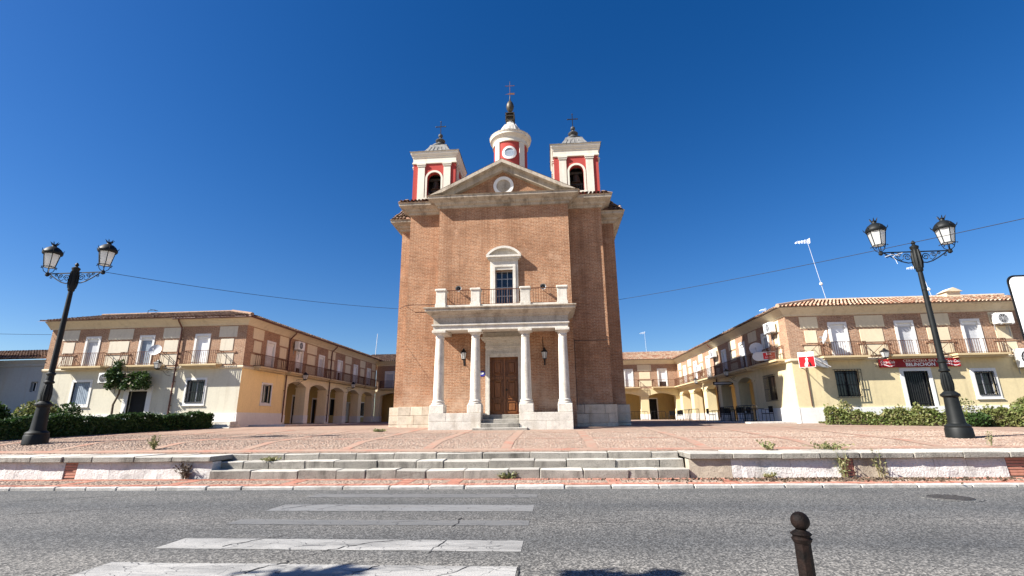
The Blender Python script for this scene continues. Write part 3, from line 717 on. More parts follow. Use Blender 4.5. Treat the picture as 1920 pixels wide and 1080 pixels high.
# --- entablature of the body: cornice in stones
cprof = [(0, 12.98), (.08, 13.0), (.1, 13.1), (.22, 13.16), (.27, 13.26), (.5, 13.36), (.56, 13.4), (.56, 13.52), (.62, 13.56), (0, 13.58)]
x = AX-3.58; n = 10; Lc = 7.16/n
for i in range(n):
    mb = MB()
    if i == 0: mb.sweep([(AX-3.58, SY+.1), (AX-3.58, WY), (AX-3.58+Lc-.006, WY)], cprof)
    elif i == n-1: mb.sweep([(AX+3.58-Lc+.006, WY), (AX+3.58, WY), (AX+3.58, SY+.1)], cprof)
    else: mb.sweep([(AX-3.58+i*Lc+.006, WY+random.uniform(-.006, .006)), (AX-3.58+(i+1)*Lc-.006, WY)], cprof)
    # right-hand side of travel must point outward (-Y): travelling +X gives -Y
    mb.build('cornice_stone', 'lime_dirty', ch)
for s in (-1, 1):
    for a, b in ((3.6, 4.5), (4.512, 5.45)):
        mb = MB(); z_ = [(q[0], q[1]-.004) for q in cprof]
        x0, x1 = AX+s*a, AX+s*b
        if s < 0:
            pth = [(x1, SY), (x0, SY)] if b < 5.4 else [(x1, OY+.5), (x1, SY), (x0, SY)]
        else:
            pth = [(x0, SY), (x1, SY)] if b < 5.4 else [(x0, SY), (x1, SY), (x1, OY+.5)]
        mb.sweep(pth, z_); mb.build('cornice_stone', 'lime_dirty', ch)
    op = [(q[0], q[1]-.55) for q in cprof]
    xo = AX+s*6.25; xi = AX+s*5.45
    mb = MB(); mb.sweep([(xo, BY), (xo, OY), (xi, OY)] if s < 0 else [(xi, OY), (xo, OY), (xo, BY)], op); mb.build('flank_cornice', 'lime_dirty', ch)
# --- pediment
slope = 2.0/3.98
zr = lambda d: 15.62-slope*d          # upper line of rake at distance d from the axis
mb = MB(); mb.prism([(AX-3.6, 13.5), (AX+3.6, 13.5), (AX, 15.3)], lambda p: (p[0], WY, p[1]), lambda p: (p[0], WY+.3, p[1])); mb.build('tympanum', 'brick', ch)
for s in (-1, 1):
    n = 6; e = [0, .55, 1.3, 2.0, 2.7, 3.35, 4.0]
    for i in range(n):
        d0, d1 = e[i]+(.005 if i else 0), e[i+1]-.005
        for (yf, t0, t1, nm) in ((WY-.6, 0, .2, 'rake_stone'), (WY-.3, .2, .52, 'rake_stone')):
            lo0, lo1 = (zr(d0)-t1, zr(d1)-t1) if True else 0
            lo1 = max(lo1, 13.585) if t1 < .3 else max(lo1, 13.585)
            hi1 = max(zr(d1)-t0, 13.6)
            if hi1-lo1 < .02 and zr(d0)-t0-lo0 < .02: continue
            lo0 = max(lo0, 13.585)
            mb = MB(); mb.prism([(AX+s*d0, lo0), (AX+s*d1, lo1), (AX+s*d1, hi1), (AX+s*d0, zr(d0)-t0)], lambda p: (p[0], yf, p[1]), lambda p: (p[0], WY+.25, p[1]))
            mb.build(nm, 'lime_dirty', ch)
# medallion
cm = (-2.33, 14.2)
def ring(mb, F, cu, cz, r0, r1, n0, n1, N=32):
    for k in range(N):
        a, b = 2*math.pi*k/N, 2*math.pi*(k+1)/N; P = lambda r, t, n: F(cu+r*math.cos(t), n, cz+r*math.sin(t))
        mb.quad(P(r0, a, n1), P(r1, a, n1), P(r1, b, n1), P(r0, b, n1)); mb.quad(P(r1, a, n0), P(r1, b, n0), P(r1, b, n1), P(r1, a, n1)); mb.quad(P(r0, a, n0), P(r0, b, n0), P(r0, b, n1), P(r0, a, n1))
    return mb
def disc(mb, F, cu, cz, r, n, N=32):
    return mb.add([F(cu+r*math.cos(2*math.pi*k/N), n, cz+r*math.sin(2*math.pi*k/N)) for k in range(N)], [tuple(range(N))])
mb = MB(); ring(mb, FW, cm[0], cm[1], .4, .57, 0, .12); med = mb.build('medallion', 'white', ch)
mb = MB(); disc(mb, FW, cm[0], cm[1], .42, .04)
for (du, dz, r) in ((0, .12, .1), (0, -.05, .15), (-.14, -.08, .07), (.13, -.1, .08), (0, -.22, .13)):
    for k in range(3): disc(mb, FW, cm[0]+du, cm[1]+dz, r*(1-.25*k), .05+.015*k, 12)
mb.build('relief', 'lime_dirty', med)
# gable and hipped roofs
mb = MB()
for s in (-1, 1): mb.quad((AX, WY-.58, 15.66), (AX+s*4.1, WY-.58, 15.66-slope*4.1), (AX+s*4.1, 30, 15.66-slope*4.1), (AX, 30, 15.66))
R0 = [(AX-6.75, OY-.5, 13.06), (AX+6.75, OY-.5, 13.06), (AX+6.75, BY+.5, 13.06), (AX-6.75, BY+.5, 13.06)]
R1 = [(AX-1.3, 29.8, 17.4), (AX+1.3, 29.8, 17.4), (AX+1.3, 32.2, 17.4), (AX-1.3, 32.2, 17.4)]
for i in range(4): mb.quad(R0[i], R0[(i+1) % 4], R1[(i+1) % 4], R1[i])
for s in (-1, 1): mb.box(*sorted((AX+s*3.4, AX+s*5.95)), SY-.5, OY+.6, 13.585, 13.64)
rf = mb.build('roof', 'roofbase', ch)
mb = MB()
for s in (-1, 1):
    S = Vector((-s, 0, slope)).normalized()
    tiles(mb, (AX+s*4.15, WY-.46, 15.64-slope*4.15), (0, 1, 0), S, 2.4, lambda t: 4.5)
    # eaves of side bays and flanks
    xa = AX+s*3.95 if s > 0 else AX-5.98
    tiles(mb, (xa, SY-.53, 13.64), (1, 0, 0), (0, 1, .3), 2.05, lambda t: 1.6)
    xe = AX+s*6.0
    tiles(mb, (xe, SY-.5, 13.64), (0, 1, 0), (-s, 0, .3), 1.7, lambda t: .5)
    xe = AX+s*6.78
    tiles(mb, (xe, OY-.5, 13.06), (0, 1, 0), (-s, 0, .8), 10, lambda t: 1.2)
    xa = AX+s*5.95 if s > 0 else AX-6.78
    tiles(mb, (xa, OY-.53, 13.06), (1, 0, 0), (0, 1, .8), .85, lambda t: .9)
o = mb.build('roof_tile', 'tile_dark', rf, recalc=False); tag(o, kind='stuff')
# --- upper window with segmental hood
win = MB(); wc = -2.33
for (a, b, z0, z1, n1) in ((-.75, -.47, 7.34, 9.75, .14), (.47, .75, 7.34, 9.75, .14), (-.47, .47, 9.25, 9.75, .14), (-.62, -.47, 7.34, 9.4, .19), (.47, .62, 7.34, 9.4, .19), (-.62, .62, 9.4, 9.52, .19), (-.75, .75, 9.75, 9.82, .2), (-.93, .93, 9.92, 10.02, .36), (-.84, .84, 9.82, 9.92, .28)):
    win.fbox(FW, wc+a, wc+b, -.02, n1, z0, z1)
def segpoly(hw, zb, rise, N=16):
    R = (hw*hw+rise*rise)/(2*rise); zc = zb+rise-R
    return [(wc-hw+2*hw*i/N, zc+math.sqrt(max(0, R*R-(-hw+2*hw*i/N)**2))) for i in range(N+1)]
up = segpoly(.95, 10.03, .5); lo = segpoly(.8, 10.03, .38)
for i in range(16):
    win.hexa([FW(lo[i][0], -.02, lo[i][1]), FW(lo[i+1][0], -.02, lo[i+1][1]), FW(lo[i+1][0], .36, lo[i+1][1]), FW(lo[i][0], .36, lo[i][1]),
              FW(up[i][0], -.02, up[i][1]), FW(up[i+1][0], -.02, up[i+1][1]), FW(up[i+1][0], .36, up[i+1][1]), FW(up[i][0], .36, up[i][1])])
win.prism([p for p in lo] + [(wc+.8, 10.02), (wc-.8, 10.02)][:0], lambda p: FW(p[0], .1, p[1]), lambda p: FW(p[0], -.02, p[1]))
wo = win.build('window', 'lime', ch)
mb = MB()
for a in (-.47, -.17, .13, .43): mb.fbox(FW, wc+a, wc+a+.04, -.26, -.22, 7.38, 9.25)
for z in (7.38, 7.86, 8.33, 8.8, 9.21): mb.fbox(FW, wc-.47, wc+.47, -.265, -.215, z, z+.04)
mb.build('glazing_bars', 'grey', wo)
for i in range(3):
    for j in range(4):
        mb = MB(); a = wc-.43+i*.3; z = 7.42+j*.47; mb.fbox(FW, a+.005, a+.255, -.26, -.25, z, z+.43); mb.build('pane', 'glass', wo)
mb = MB(); mb.fbox(FW, wc-.46, wc+.46, -.6, -.42, 7.38, 9.25); mb.build('dark_backing', 'dark', wo)  # black sheet standing in for the unlit inside behind the panes
# --- door
dr = MB()
for (a, b, z0, z1, n1) in ((-.95, -.73, 1.74, 4.86, .1), (.73, .95, 1.74, 4.86, .1), (-.73, .73, 4.6, 4.86, .1), (-.82, -.73, 1.74, 4.7, .15), (.73, .82, 1.74, 4.7, .15), (-.82, .82, 4.7, 4.78, .15), (-.95, .95, 4.863, 5.1, .06), (-.98, .98, 5.1, 5.16, .12), (-.95, .95, 5.16, 5.36, .08), (-1.02, 1.02, 5.36, 5.44, .16), (-1.1, 1.1, 5.44, 5.52, .26), (-1.16, 1.16, 5.52, 5.6, .36), (-1.1, 1.1, 5.6, 5.87, .1)):
    dr.fbox(FW, AX+a, AX+b, -.02, n1, z0, z1)
dr.build('door_surround', 'lime', ch)
for s in (-1, 1):
    mb = MB(); a, b = (AX-.73, AX-.01) if s < 0 else (AX+.01, AX+.73)
    mb.fbox(FW, a, b, -.34, -.26, 1.75, 4.6); leaf = mb.build('door_leaf', 'wood', ch)
    for (z0, z1) in ((1.85, 2.4), (2.5, 3.45), (3.72, 4.45)):
        mb = MB(); i0, i1 = a+.1, b-.1
        # shaped frame moulding
        for (p, q, r, t) in ((i0, i1, z0, z0+.045), (i0, i1, z1-.045, z1), (i0, i0+.045, z0, z1), (i1-.045, i1, z0, z1)): mb.fbox(FW, p, q, -.265, -.215, r, t)
        mb.build('panel_moulding', 'wood', leaf)
        mb = MB(); mb.cbox(i0+.1, i1-.1, -.28, -.225, z0+.1, z1-.1, c=.03, F=FW); mb.build('raised_panel', 'wood', leaf)
        if z1 > 3:
            mb = MB(); cx = (i0+i1)/2; cz = z1 if z1 < 4 else z0
            for k in range(10):
                t0, t1 = math.pi*k/10, math.pi*(k+1)/10; sg = 1 if z1 < 4 else -1
                mb.quad(FW(cx+.18*math.cos(t0), -.21, cz+sg*(.02-.11*math.sin(t0))), FW(cx+.18*math.cos(t1), -.21, cz+sg*(.02-.11*math.sin(t1))), FW(cx+.12*math.cos(t1), -.19, cz+sg*(.02-.06*math.sin(t1))), FW(cx+.12*math.cos(t0), -.19, cz+sg*(.02-.06*math.sin(t0))))
            mb.build('carved_arch', 'wood', leaf)
    mb = MB(); mb.fbox(FW, a+.06, b-.06, -.27, -.2, 3.52, 3.62); mb.build('lock_rail', 'wood', leaf)
    if s < 0:
        mb = MB(); mb.fbox(FW, AX-.04, AX+.04, -.27, -.18, 1.78, 4.58); mb.build('centre_strip', 'wood', leaf)
    else:
        mb = MB(); mb.ball(FW(AX+.1, -.17, 2.95), .05); mb.build('knocker', 'bronze', leaf)
# --- porch
PF = 22.55; CY = 22.95
for s in (-1, 1):
    a, b = sorted((AX+s*.88, AX+s*3.3))
    for (z0, z1) in ((.9, 1.45), (1.45, 1.82)):
        x = a
        n = 2 if z0 < 1 else 3
        for i in range(n):
            mb = MB(); mb.cbox(a+(b-a)*i/n+.003, a+(b-a)*(i+1)/n-.003, PF, 24.6, z0+.003, z1-.003, c=.01); mb.build('porch_base_block', 'lime', ch)
for i, cx in enumerate((AX-2.95, AX-1.2, AX+1.2, AX+2.97)):
    mb = MB(); mb.cbox(cx-.33, cx+.33, CY-.33, CY+.33, 1.822, 2.2, c=.02); mb.lathe(cx, CY, [(.32, 2.2), (.32, 2.27), (.27, 2.3), (.29, 2.33), (.29, 2.38), (.25, 2.42), (.246, 2.8), (.235, 3.6), (.215, 4.6), (.195, 5.32), (.215, 5.34), (.215, 5.38), (.2, 5.4), (.2, 5.45), (.26, 5.53), (.3, 5.57)], 28)
    mb.cbox(cx-.33, cx+.33, CY-.33, CY+.33, 5.57, 5.695, c=.012)
    mb.build('column', 'lime', ch, smooth=35)
ent = MB()
E3 = 3.24
ent.box(AX-E3, AX+E3, CY-.25, CY+.25, 5.697, 5.9)
for s in (-1, 1): ent.box(*sorted((AX+s*(E3-.5), AX+s*E3)), CY+.25, WY, 5.697, 5.9)
ent.sweep([(AX-E3, WY), (AX-E3, CY-.25), (AX+E3, CY-.25), (AX+E3, WY)], [(0, 5.9), (.07, 5.92), (.07, 5.99), (0, 6.0), (-.3, 6.0), (-.3, 5.9)])
eo = ent.build('architrave', 'lime', ch)
cor = MB(); cor.sweep([(AX-E3, WY), (AX-E3, CY-.25), (AX+E3, CY-.25), (AX+E3, WY)], [(-.3, 6.002), (.0, 6.002), (.0, 6.3), (.06, 6.34), (.1, 6.42), (.26, 6.52), (.36, 6.58), (.36, 6.68), (.42, 6.72), (.42, 6.76), (-.3, 6.76)])
cor.build('porch_cornice', 'lime_dirty', ch)
mb = MB(); mb.box(AX-2.9, AX+2.9, CY-.1, WY-.01, 5.88, 5.95); mb.box(AX-2.93, AX+2.93, CY, WY-.01, 6.7, 6.79); mb.build('porch_ceiling', 'lime', ch)
# parapet piers, sill and rails
PY_ = CY-.02
px_ = [(-5.56, -5.04), (-3.82, -3.33), (-1.39, -.87), (.4, .92)]
for a, b in px_:
    mb = MB(); mb.cbox(a, b, PY_-.25, PY_+.25, 6.762, 7.02, c=.01); mb.cbox(a+.03, b-.03, PY_-.22, PY_+.22, 7.02, 7.66, c=.01); mb.cbox(a-.02, b+.02, PY_-.27, PY_+.27, 7.66, 7.78, c=.03); mb.build('parapet_pier', 'lime', ch)
for (a, b) in zip(px_, px_[1:]):
    x0, x1 = a[1], b[0]
    mb = MB(); mb.box(x0, x1, PY_-.17, PY_+.17, 6.762, 6.95); mb.build('parapet_sill', 'lime', ch)
    mb = MB(); n = max(6, int((x1-x0)/.125))
    mb.box(x0, x1, PY_-.025, PY_+.025, 7.72, 7.75); mb.box(x0, x1, PY_-.02, PY_+.02, 6.99, 7.01)
    for k in range(1, n): mb.box(x0+(x1-x0)*k/n-.009, x0+(x1-x0)*k/n+.009, PY_-.009, PY_+.009, 6.95, 7.73)
    mb.build('balcony_railing', 'rust', ch)
for s in (-1, 1):
    xx = AX+s*2.98; mb = MB(); mb.box(xx-.02, xx+.02, PY_+.25, WY, 7.72, 7.75)
    for k in range(12): mb.box(xx-.009, xx+.009, PY_+.3+k*.12, PY_+.318+k*.12, 6.8, 7.73)
    mb.build('balcony_railing', 'rust', ch)
# porch steps
for (x0, x1, y0, z0, z1) in ((AX-1.2, AX+1.25, 22.15, .95, 1.17), (AX-.87, AX+.87, 22.5, 1.172, 1.36), (AX-.87, AX+.87, 22.85, 1.362, 1.54), (AX-.87, AX+.87, 23.2, 1.542, 1.735)):
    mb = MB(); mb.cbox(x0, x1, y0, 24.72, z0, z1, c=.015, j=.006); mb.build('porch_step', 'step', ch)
mb = MB(); mb.path([(AX+2.0, WY-.03, 5.6), (AX+2.0, WY-.03, 5.2), (AX+2.02, WY-.03, 4.9)], .015, 5); mb.build('conduit', 'iron', ch)

# --- belfries
def belfry(cx):
    cy = 27.3; h = 1.3; pad = 0.0
    faces = [lambda u, n, z: (cx+u, cy-h-n, z), lambda u, n, z: (cx+h+n, cy+u, z), lambda u, n, z: (cx-u, cy+h+n, z), lambda u, n, z: (cx-h-n, cy-u, z)]
    body = MB(); tr = MB(); z0, zt = 13.1, 16.62; ow = .42; zb, zs = 14.35, 15.62
    for k, F in enumerate(faces):
        if k != 2:
            body.holewall(F, -h, h, z0, zt, [(-ow, ow, zb, zs+ow+.001)], .3)
            body.arch(F, -ow, ow, zs, ow, zs+ow+.002, 0, -.3, 14)
        else: body.quad(F(-h, 0, z0), F(h, 0, z0), F(h, 0, zt), F(-h, 0, zt))
    o = body.build('belfry', 'red', ch)
    for k, F in enumerate(faces):
        for a, b in ((-h+.3, -h+.72), (h-.72, h-.3)):
            tp = MB(); tp.fbox(F, a, b, -.02, .07, z0, 16.42); tp.fbox(F, a-.04, b+.04, -.02, .11, 16.423, 16.52); tp.fbox(F, a-.07, b+.07, -.02, .14, 16.523, 16.62); tp.build('pilaster', 'trim', o)
        if k != 2:
            tr = MB()
            for (a, b) in ((-ow-.12, -ow), (ow, ow+.12)): tr.fbox(F, a, b, -.02, .05, zb, zs)
            N = 16
            for i in range(N):
                t0, t1 = math.pi*i/N, math.pi*(i+1)/N; P = lambda r, t, n: F(r*math.cos(t), n, zs+r*math.sin(t))
                tr.hexa([P(ow, t0, -.02), P(ow, t1, -.02), P(ow, t1, .05), P(ow, t0, .05), P(ow+.12, t0, -.02), P(ow+.12, t1, -.02), P(ow+.12, t1, .05), P(ow+.12, t0, .05)])
            tr.fbox(F, -ow-.16, ow+.16, -.02, .09, zb-.1, zb-.002); tr.build('arch_surround', 'trim', o)
    c = MB(); sq = [(cx-h, cy-h), (cx+h, cy-h), (cx+h, cy+h), (cx-h, cy+h), (cx-h, cy-h)]
    prof = [(0, 16.622), (.07, 16.64), (.07, 16.72), (.03, 16.75), (.03, 17.02), (.08, 17.06), (.09, 17.12), (.15, 17.22), (.17, 17.25), (.17, 17.34), (.2, 17.38), (-.2, 17.38)]
    rows = []
    for a, z in prof: rows += [(cx-h-a, cy-h-a, z), (cx+h+a, cy-h-a, z), (cx+h+a, cy+h+a, z), (cx-h-a, cy+h+a, z)]
    c.v = rows; c.f = [(i*4+j, i*4+(j+1) % 4, i*4+4+(j+1) % 4, i*4+4+j) for i in range(len(prof)-1) for j in range(4)]
    c.build('cornice', 'trim', o)
    r = MB(); prof = [(1.53, 17.385), (1.53, 17.41), (1.02, 17.58), (.78, 17.88), (.6, 18.2), (.52, 18.42)]
    rows = []
    for a, z in prof: rows += [(cx-a, cy-a, z), (cx+a, cy-a, z), (cx+a, cy+a, z), (cx-a, cy+a, z)]
    r.v = rows; r.f = [(i*4+j, i*4+(j+1) % 4, i*4+4+(j+1) % 4, i*4+4+j) for i in range(len(prof)-1) for j in range(4)]
    for k in range(5):      # lead rolls
        for (dx, dy) in ((0, -1), (-1, 0), (1, 0)):
            u = -.5+.25*k
            a, b, d = 1.68, 1.2, .55
            f3 = lambda q, z: ((cx+u*2.2*q/1.68 if dx == 0 else cx+dx*q), (cy+dy*q if dx == 0 else cy+u*2.2*q/1.68), z)
            r.path([f3(1.5, 17.43), f3(1.02, 17.6), f3(.78, 17.9), f3(.6, 18.22)], .022, 4, False)
    r.build('roof', 'lead', o)
    f = MB(); f.lathe(cx, cy, [(.52, 18.42), (.56, 18.46), (.56, 18.54), (.42, 18.62), (.24, 18.72), (.2, 18.84), (.3, 18.92), (.32, 18.98), (.26, 19.05), (.1, 19.12), (.07, 19.24)], 16)
    f.ball((cx, cy, 19.36), .15); f.build('finial', 'lead_dark', o, smooth=40)
    x = MB(); x.box(cx-.022, cx+.022, cy-.02, cy+.02, 19.48, 20.4); x.box(cx-.3, cx+.3, cy-.018, cy+.018, 20.03, 20.08)
    for p in ((cx-.31, 20.055), (cx+.31, 20.055), (cx, 20.42)): x.ball((p[0], cy, p[1]), .045, seg=8, rings=5)
    x.build('cross', 'iron', o)
    b = MB(); b.lathe(cx, cy-.75, [(.001, 15.72), (.12, 15.7), (.17, 15.6), (.2, 15.35), (.26, 15.18), (.31, 15.1), (.29, 15.08)], 18); b.box(cx-.5, cx+.5, cy-.81, cy-.69, 15.72, 15.86); b.build('bell', 'bronze', o, smooth=40)
    q = MB()
    for k in range(7): q.box(cx-.36+k*.12, cx-.342+k*.12, cy-h+.1, cy-h+.118, 14.35, 14.85)
    q.box(cx-.42, cx+.42, cy-h+.095, cy-h+.122, 14.83, 14.86); q.build('guard_rail', 'iron', o)
    i_ = MB(); i_.box(cx-h+.3, cx+h-.3, cy+.2, cy+.3, 13.2, 16.6); i_.build('dark_inner_sheet', 'dark', o)  # black sheet standing in for the dark inside of the belfry
belfry(AX-4.3); belfry(AX+4.25)
# --- lantern drum
dx_, dy_ = AX-.03, 31.0
d = MB(); d.lathe(dx_, dy_, [(1.19, 16.5), (1.19, 20.6)], 48); dru = d.build('lantern_drum', 'red', ch, smooth=40)
for k in range(4):
    t = MB(); a = -math.pi/2 + math.pi/4*(2*k+1)
    for q in range(4):
        t0, t1 = a-.18+.09*q, a-.18+.09*(q+1)
        P = lambda r, th, z: (dx_+r*math.cos(th), dy_+r*math.sin(th), z)
        t.hexa([P(1.18, t0, 16.5), P(1.18, t1, 16.5), P(1.26, t1, 16.5), P(1.26, t0, 16.5), P(1.18, t0, 20.32), P(1.18, t1, 20.32), P(1.26, t1, 20.32), P(1.26, t0, 20.32)])
    t.build('pilaster', 'trim', dru)
c = MB(); c.lathe(dx_, dy_, [(1.2, 20.32), (1.28, 20.34), (1.28, 20.44), (1.24, 20.48), (1.24, 20.66), (1.3, 20.72), (1.36, 20.8), (1.46, 20.86), (1.46, 20.98), (1.5, 21.03), (1.5, 21.08), (.9, 21.2)], 48); c.build('cornice', 'trim', dru, smooth=35)
c = MB(); c.lathe(dx_, dy_, [(1.52, 21.085), (1.52, 21.1), (1.1, 21.25), (.84, 21.5), (.74, 21.76), (.62, 22.02), (.42, 22.28), (.28, 22.42), (.24, 22.62)], 32)
for k in range(12):
    a = 2*math.pi*k/12; c.path([(dx_+r*math.cos(a), dy_+r*math.sin(a), z) for r, z in ((1.5, 21.12), (1.1, 21.27), (.84, 21.52), (.74, 21.78), (.42, 22.3))], .03, 4, False)
c.build('dome', 'concrete', dru, smooth=40)
c = MB(); FD = lambda u, n, z: (dx_+u, dy_-math.sqrt(max(.1, 1.19**2-u*u))-n, z)
ring(c, FD, 0, 19.4, .34, .5, -.05, .07, 36); c.build('oculus_frame', 'white', dru)
c = MB(); disc(c, lambda u, n, z: (dx_+u, dy_-1.19-n, z), 0, 19.4, .37, .012); c.build('oculus_pane', 'blueblind', dru)
c = MB()
for a in (-.3, .3):
    for b in (-.3, .3): c.box(dx_+a-.03, dx_+a+.03, dy_+b-.03, dy_+b+.03, 22.6, 23.25)
for z in (22.62, 22.95, 23.2): c.box(dx_-.33, dx_+.33, dy_-.33, dy_+.33, z, z+.04)
c.box(dx_-.2, dx_+.2, dy_-.2, dy_+.2, 22.66, 23.2); c.build('iron_cage', 'bronze', dru)
c = MB(); c.lathe(dx_, dy_, [(.12, 23.24), (.05, 23.3), (.05, 23.42), (.14, 23.5), (.25, 23.7), (.29, 23.92), (.25, 24.15), (.14, 24.34), (.05, 24.45), (.035, 24.7), (.02, 24.9)], 18); c.build('ball_finial', 'bronze', dru, smooth=40)
c = MB(); c.tube((dx_, dy_, 24.8), (dx_, dy_, 26.05), .018, seg=6); c.box(dx_-.3, dx_+.3, dy_-.012, dy_+.012, 25.72, 25.76)
for p in ((dx_-.32, 25.74), (dx_+.32, 25.74), (dx_, 26.08)): c.ball((p[0], dy_, p[1]), .035, seg=8, rings=5)
c.prism([(.05, 24.98), (.38, 24.95), (.3, 25.03), (.4, 25.1), (.05, 25.12), (-.25, 25.04), (-.4, 25.0), (-.25, 25.02)], lambda p: (dx_+p[0], dy_-.008, p[1]), lambda p: (dx_+p[0], dy_+.008, p[1])); c.build('weathervane', 'rust', dru)

# things fixed to the church
def wall_lantern(F, u, z, label, n=.0, group=None):
    p = F(u, .3, z); r = empty('wall_lantern', F(u, 0, z), 0, label, 'wall lamp', group)
    m = MB(); m.path([F(u, 0, z-.25), F(u, .15, z-.3), F(u, .28, z-.2), F(u, .3, z-.08)], .014, 5); m.path([F(u, 0, z+.35), F(u, .16, z+.38), F(u, .3, z+.3)], .012, 5); m.fbox(F, u-.04, u+.04, 0, .02, z-.35, z+.42); m.build('bracket', 'iron', r)
    m = MB(); cx, cy, cz = p
    m.lathe(cx, cy, [(.001, cz-.05), (.09, cz-.04), (.145, cz+.27), (.001, cz+.272)], 6); m.build('glass_body', 'milk', r)
    m = MB(); m.lathe(cx, cy, [(.165, cz+.274), (.155, cz+.3), (.08, cz+.4), (.05, cz+.43), (.03, cz+.5)], 6)
    for k in range(6):
        a = math.pi/3*k; m.tube((cx+.092*math.cos(a), cy+.092*math.sin(a), cz-.05), (cx+.15*math.cos(a), cy+.15*math.sin(a), cz+.275), .009, seg=4)
    m.lathe(cx, cy, [(.025, cz-.12), (.1, cz-.06), (.1, cz-.042)], 6); m.build('cap', 'iron', r)
    return r
wall_lantern(FW, -4.42, 4.55, 'black wall lantern on porch brick left of the church door')
wall_lantern(FW, -.3, 4.5, 'black wall lantern on shaded porch brick right of the church door')
def horn(x, z, label):
    r = empty('horn_loudspeaker', (x, 24.3, z), 0, label, 'loudspeaker')
    F = lambda u, n, zz: (u, 24.3-n, zz)
    m = MB(); N = 16
    for (r0, n0, r1, n1) in ((.06, -.25, .08, -.1), (.08, -.1, .15, .02), (.15, .02, .16, .03)):
        for k in range(N):
            a, b = 2*math.pi*k/N, 2*math.pi*(k+1)/N
            m.quad(F(x+r0*math.cos(a), n0, z+r0*math.sin(a)), F(x+r0*math.cos(b), n0, z+r0*math.sin(b)), F(x+r1*math.cos(b), n1, z+r1*math.sin(b)), F(x+r1*math.cos(a), n1, z+r1*math.sin(a)))
    m.build('bell_mouth', 'grey', r); m = MB(); disc(m, F, x, z, .12, -.05, 16); m.ball((x, 24.33, z), .05); m.build('throat', 'dark', r)
    m = MB(); m.tube((x, 24.4, z-.05), (x, 24.72, z-.1), .02, seg=6); m.build('bracket', 'grey', r)
horn(-4.72, 8.2, 'round grey horn loudspeaker above the left end of the porch balcony')
horn(-.27, 8.17, 'round grey horn loudspeaker above the right end of the porch balcony')
sg = empty('oval_plaque', (-3.5, WY-.01, 3.78), 0, 'small oval blue and white plaque beside the church door', 'sign')
m = MB(); N = 20
m.prism([(-3.5+.17*math.cos(2*math.pi*k/N), 3.78+.14*math.sin(2*math.pi*k/N)) for k in range(N)], lambda p: (p[0], WY-.025, p[1]), lambda p: (p[0], WY, p[1])); m.build('plate', 'signblue', sg)
m = MB(); m.prism([(-3.5+.11*math.cos(2*math.pi*k/N), 3.79+.055*math.sin(2*math.pi*k/N)+.02*math.cos(2*math.pi*k/N)) for k in range(N)], lambda p: (p[0], WY-.032, p[1]), lambda p: (p[0], WY-.026, p[1])); m.build('white_motif', 'signwhite', sg)

# ================================================================== HOUSES
def railing(root, F, u0, u1, proj, z0, z1, mat='rust', step=.115):
    m = MB(); t = .012
    for (a, b, n0, n1) in ((u0, u1, proj-.03, proj), (u0, u0+.03, 0, proj), (u1-.03, u1, 0, proj)):
        m.fbox(F, a, b, n0, n1, z1-.025, z1); m.fbox(F, a, b, n0, n1, z0+.05, z0+.07)
    n = max(2, int((u1-u0)/step))
    for k in range(n+1):
        u = u0+.015+(u1-u0-.03)*k/n; w_ = .02 if k in (0, n) else .009
        m.fbox(F, u-w_, u+w_, proj-.024, proj-.006, z0, z1)
    for k in range(1, 4):
        for u in (u0+.015, u1-.015): m.fbox(F, u-.008, u+.008, proj*k/4-.008, proj*k/4+.008, z0, z1)
    return m.build('railing', mat, root)
def balcony(root, F, u0, u1, zt, ztop, proj=.52, brace=True):
    m = MB(); m.fbox(F, u0-.05, u1+.05, .002, proj+.05, zt-.1, zt); m.fbox(F, u0+.02, u1-.02, .002, proj-.06, zt-.2, zt-.102)
    b = m.build('balcony', 'slab', root); railing(b, F, u0, u1, proj, zt, ztop)
    if brace:
        m = MB()
        for u, s in ((u0, -1), (u1, 1)):
            m.tube(F(u, .3, ztop-.03), F(u+s*.75, .02, zt+.0), .013, seg=5); m.tube(F(u+s*.35, .16, zt+.02), F(u+s*.35, .16, ztop-.45), .01, seg=4)
        m.build('brace', 'rust', b)
    return b
def bdoor(root, F, uc, z0, z1, hw=.49, blind='blind', blindfrac=1.0, frame='white'):
    m = MB()
    for (a, b, c, d) in ((-hw, -hw+.13, z0, z1), (hw-.13, hw, z0, z1), (-hw+.13, hw-.13, z1-.14, z1)): m.fbox(F, uc+a, uc+b, -.14, .035, c, d)
    fr = m.build('balcony_door', frame, root)
    i = hw-.135; zt = z1-.145; zb = z0+(zt-z0)*(1-blindfrac)
    m = MB(); n = max(3, int((zt-zb)/.075))
    for k in range(n):
        a = zb+(zt-zb)*k/n; h = (zt-zb)/n; m.fbox(F, uc-i, uc+i, -.1, -.085, a, a+h*.86)
    m.fbox(F, uc-i, uc+i, -.12, -.098, zb, zt); m.build('roller_blind', blind, fr)
    m = MB(); m.fbox(F, uc-i, uc+i, -.1, -.04, zt-.16, zt-.001); m.build('blind_box', 'plastic', fr)
    if blindfrac < 1: m = MB(); m.fbox(F, uc-i, uc+i, -.13, -.11, z0, zb); m.build('pane', 'glass', fr)
    return fr
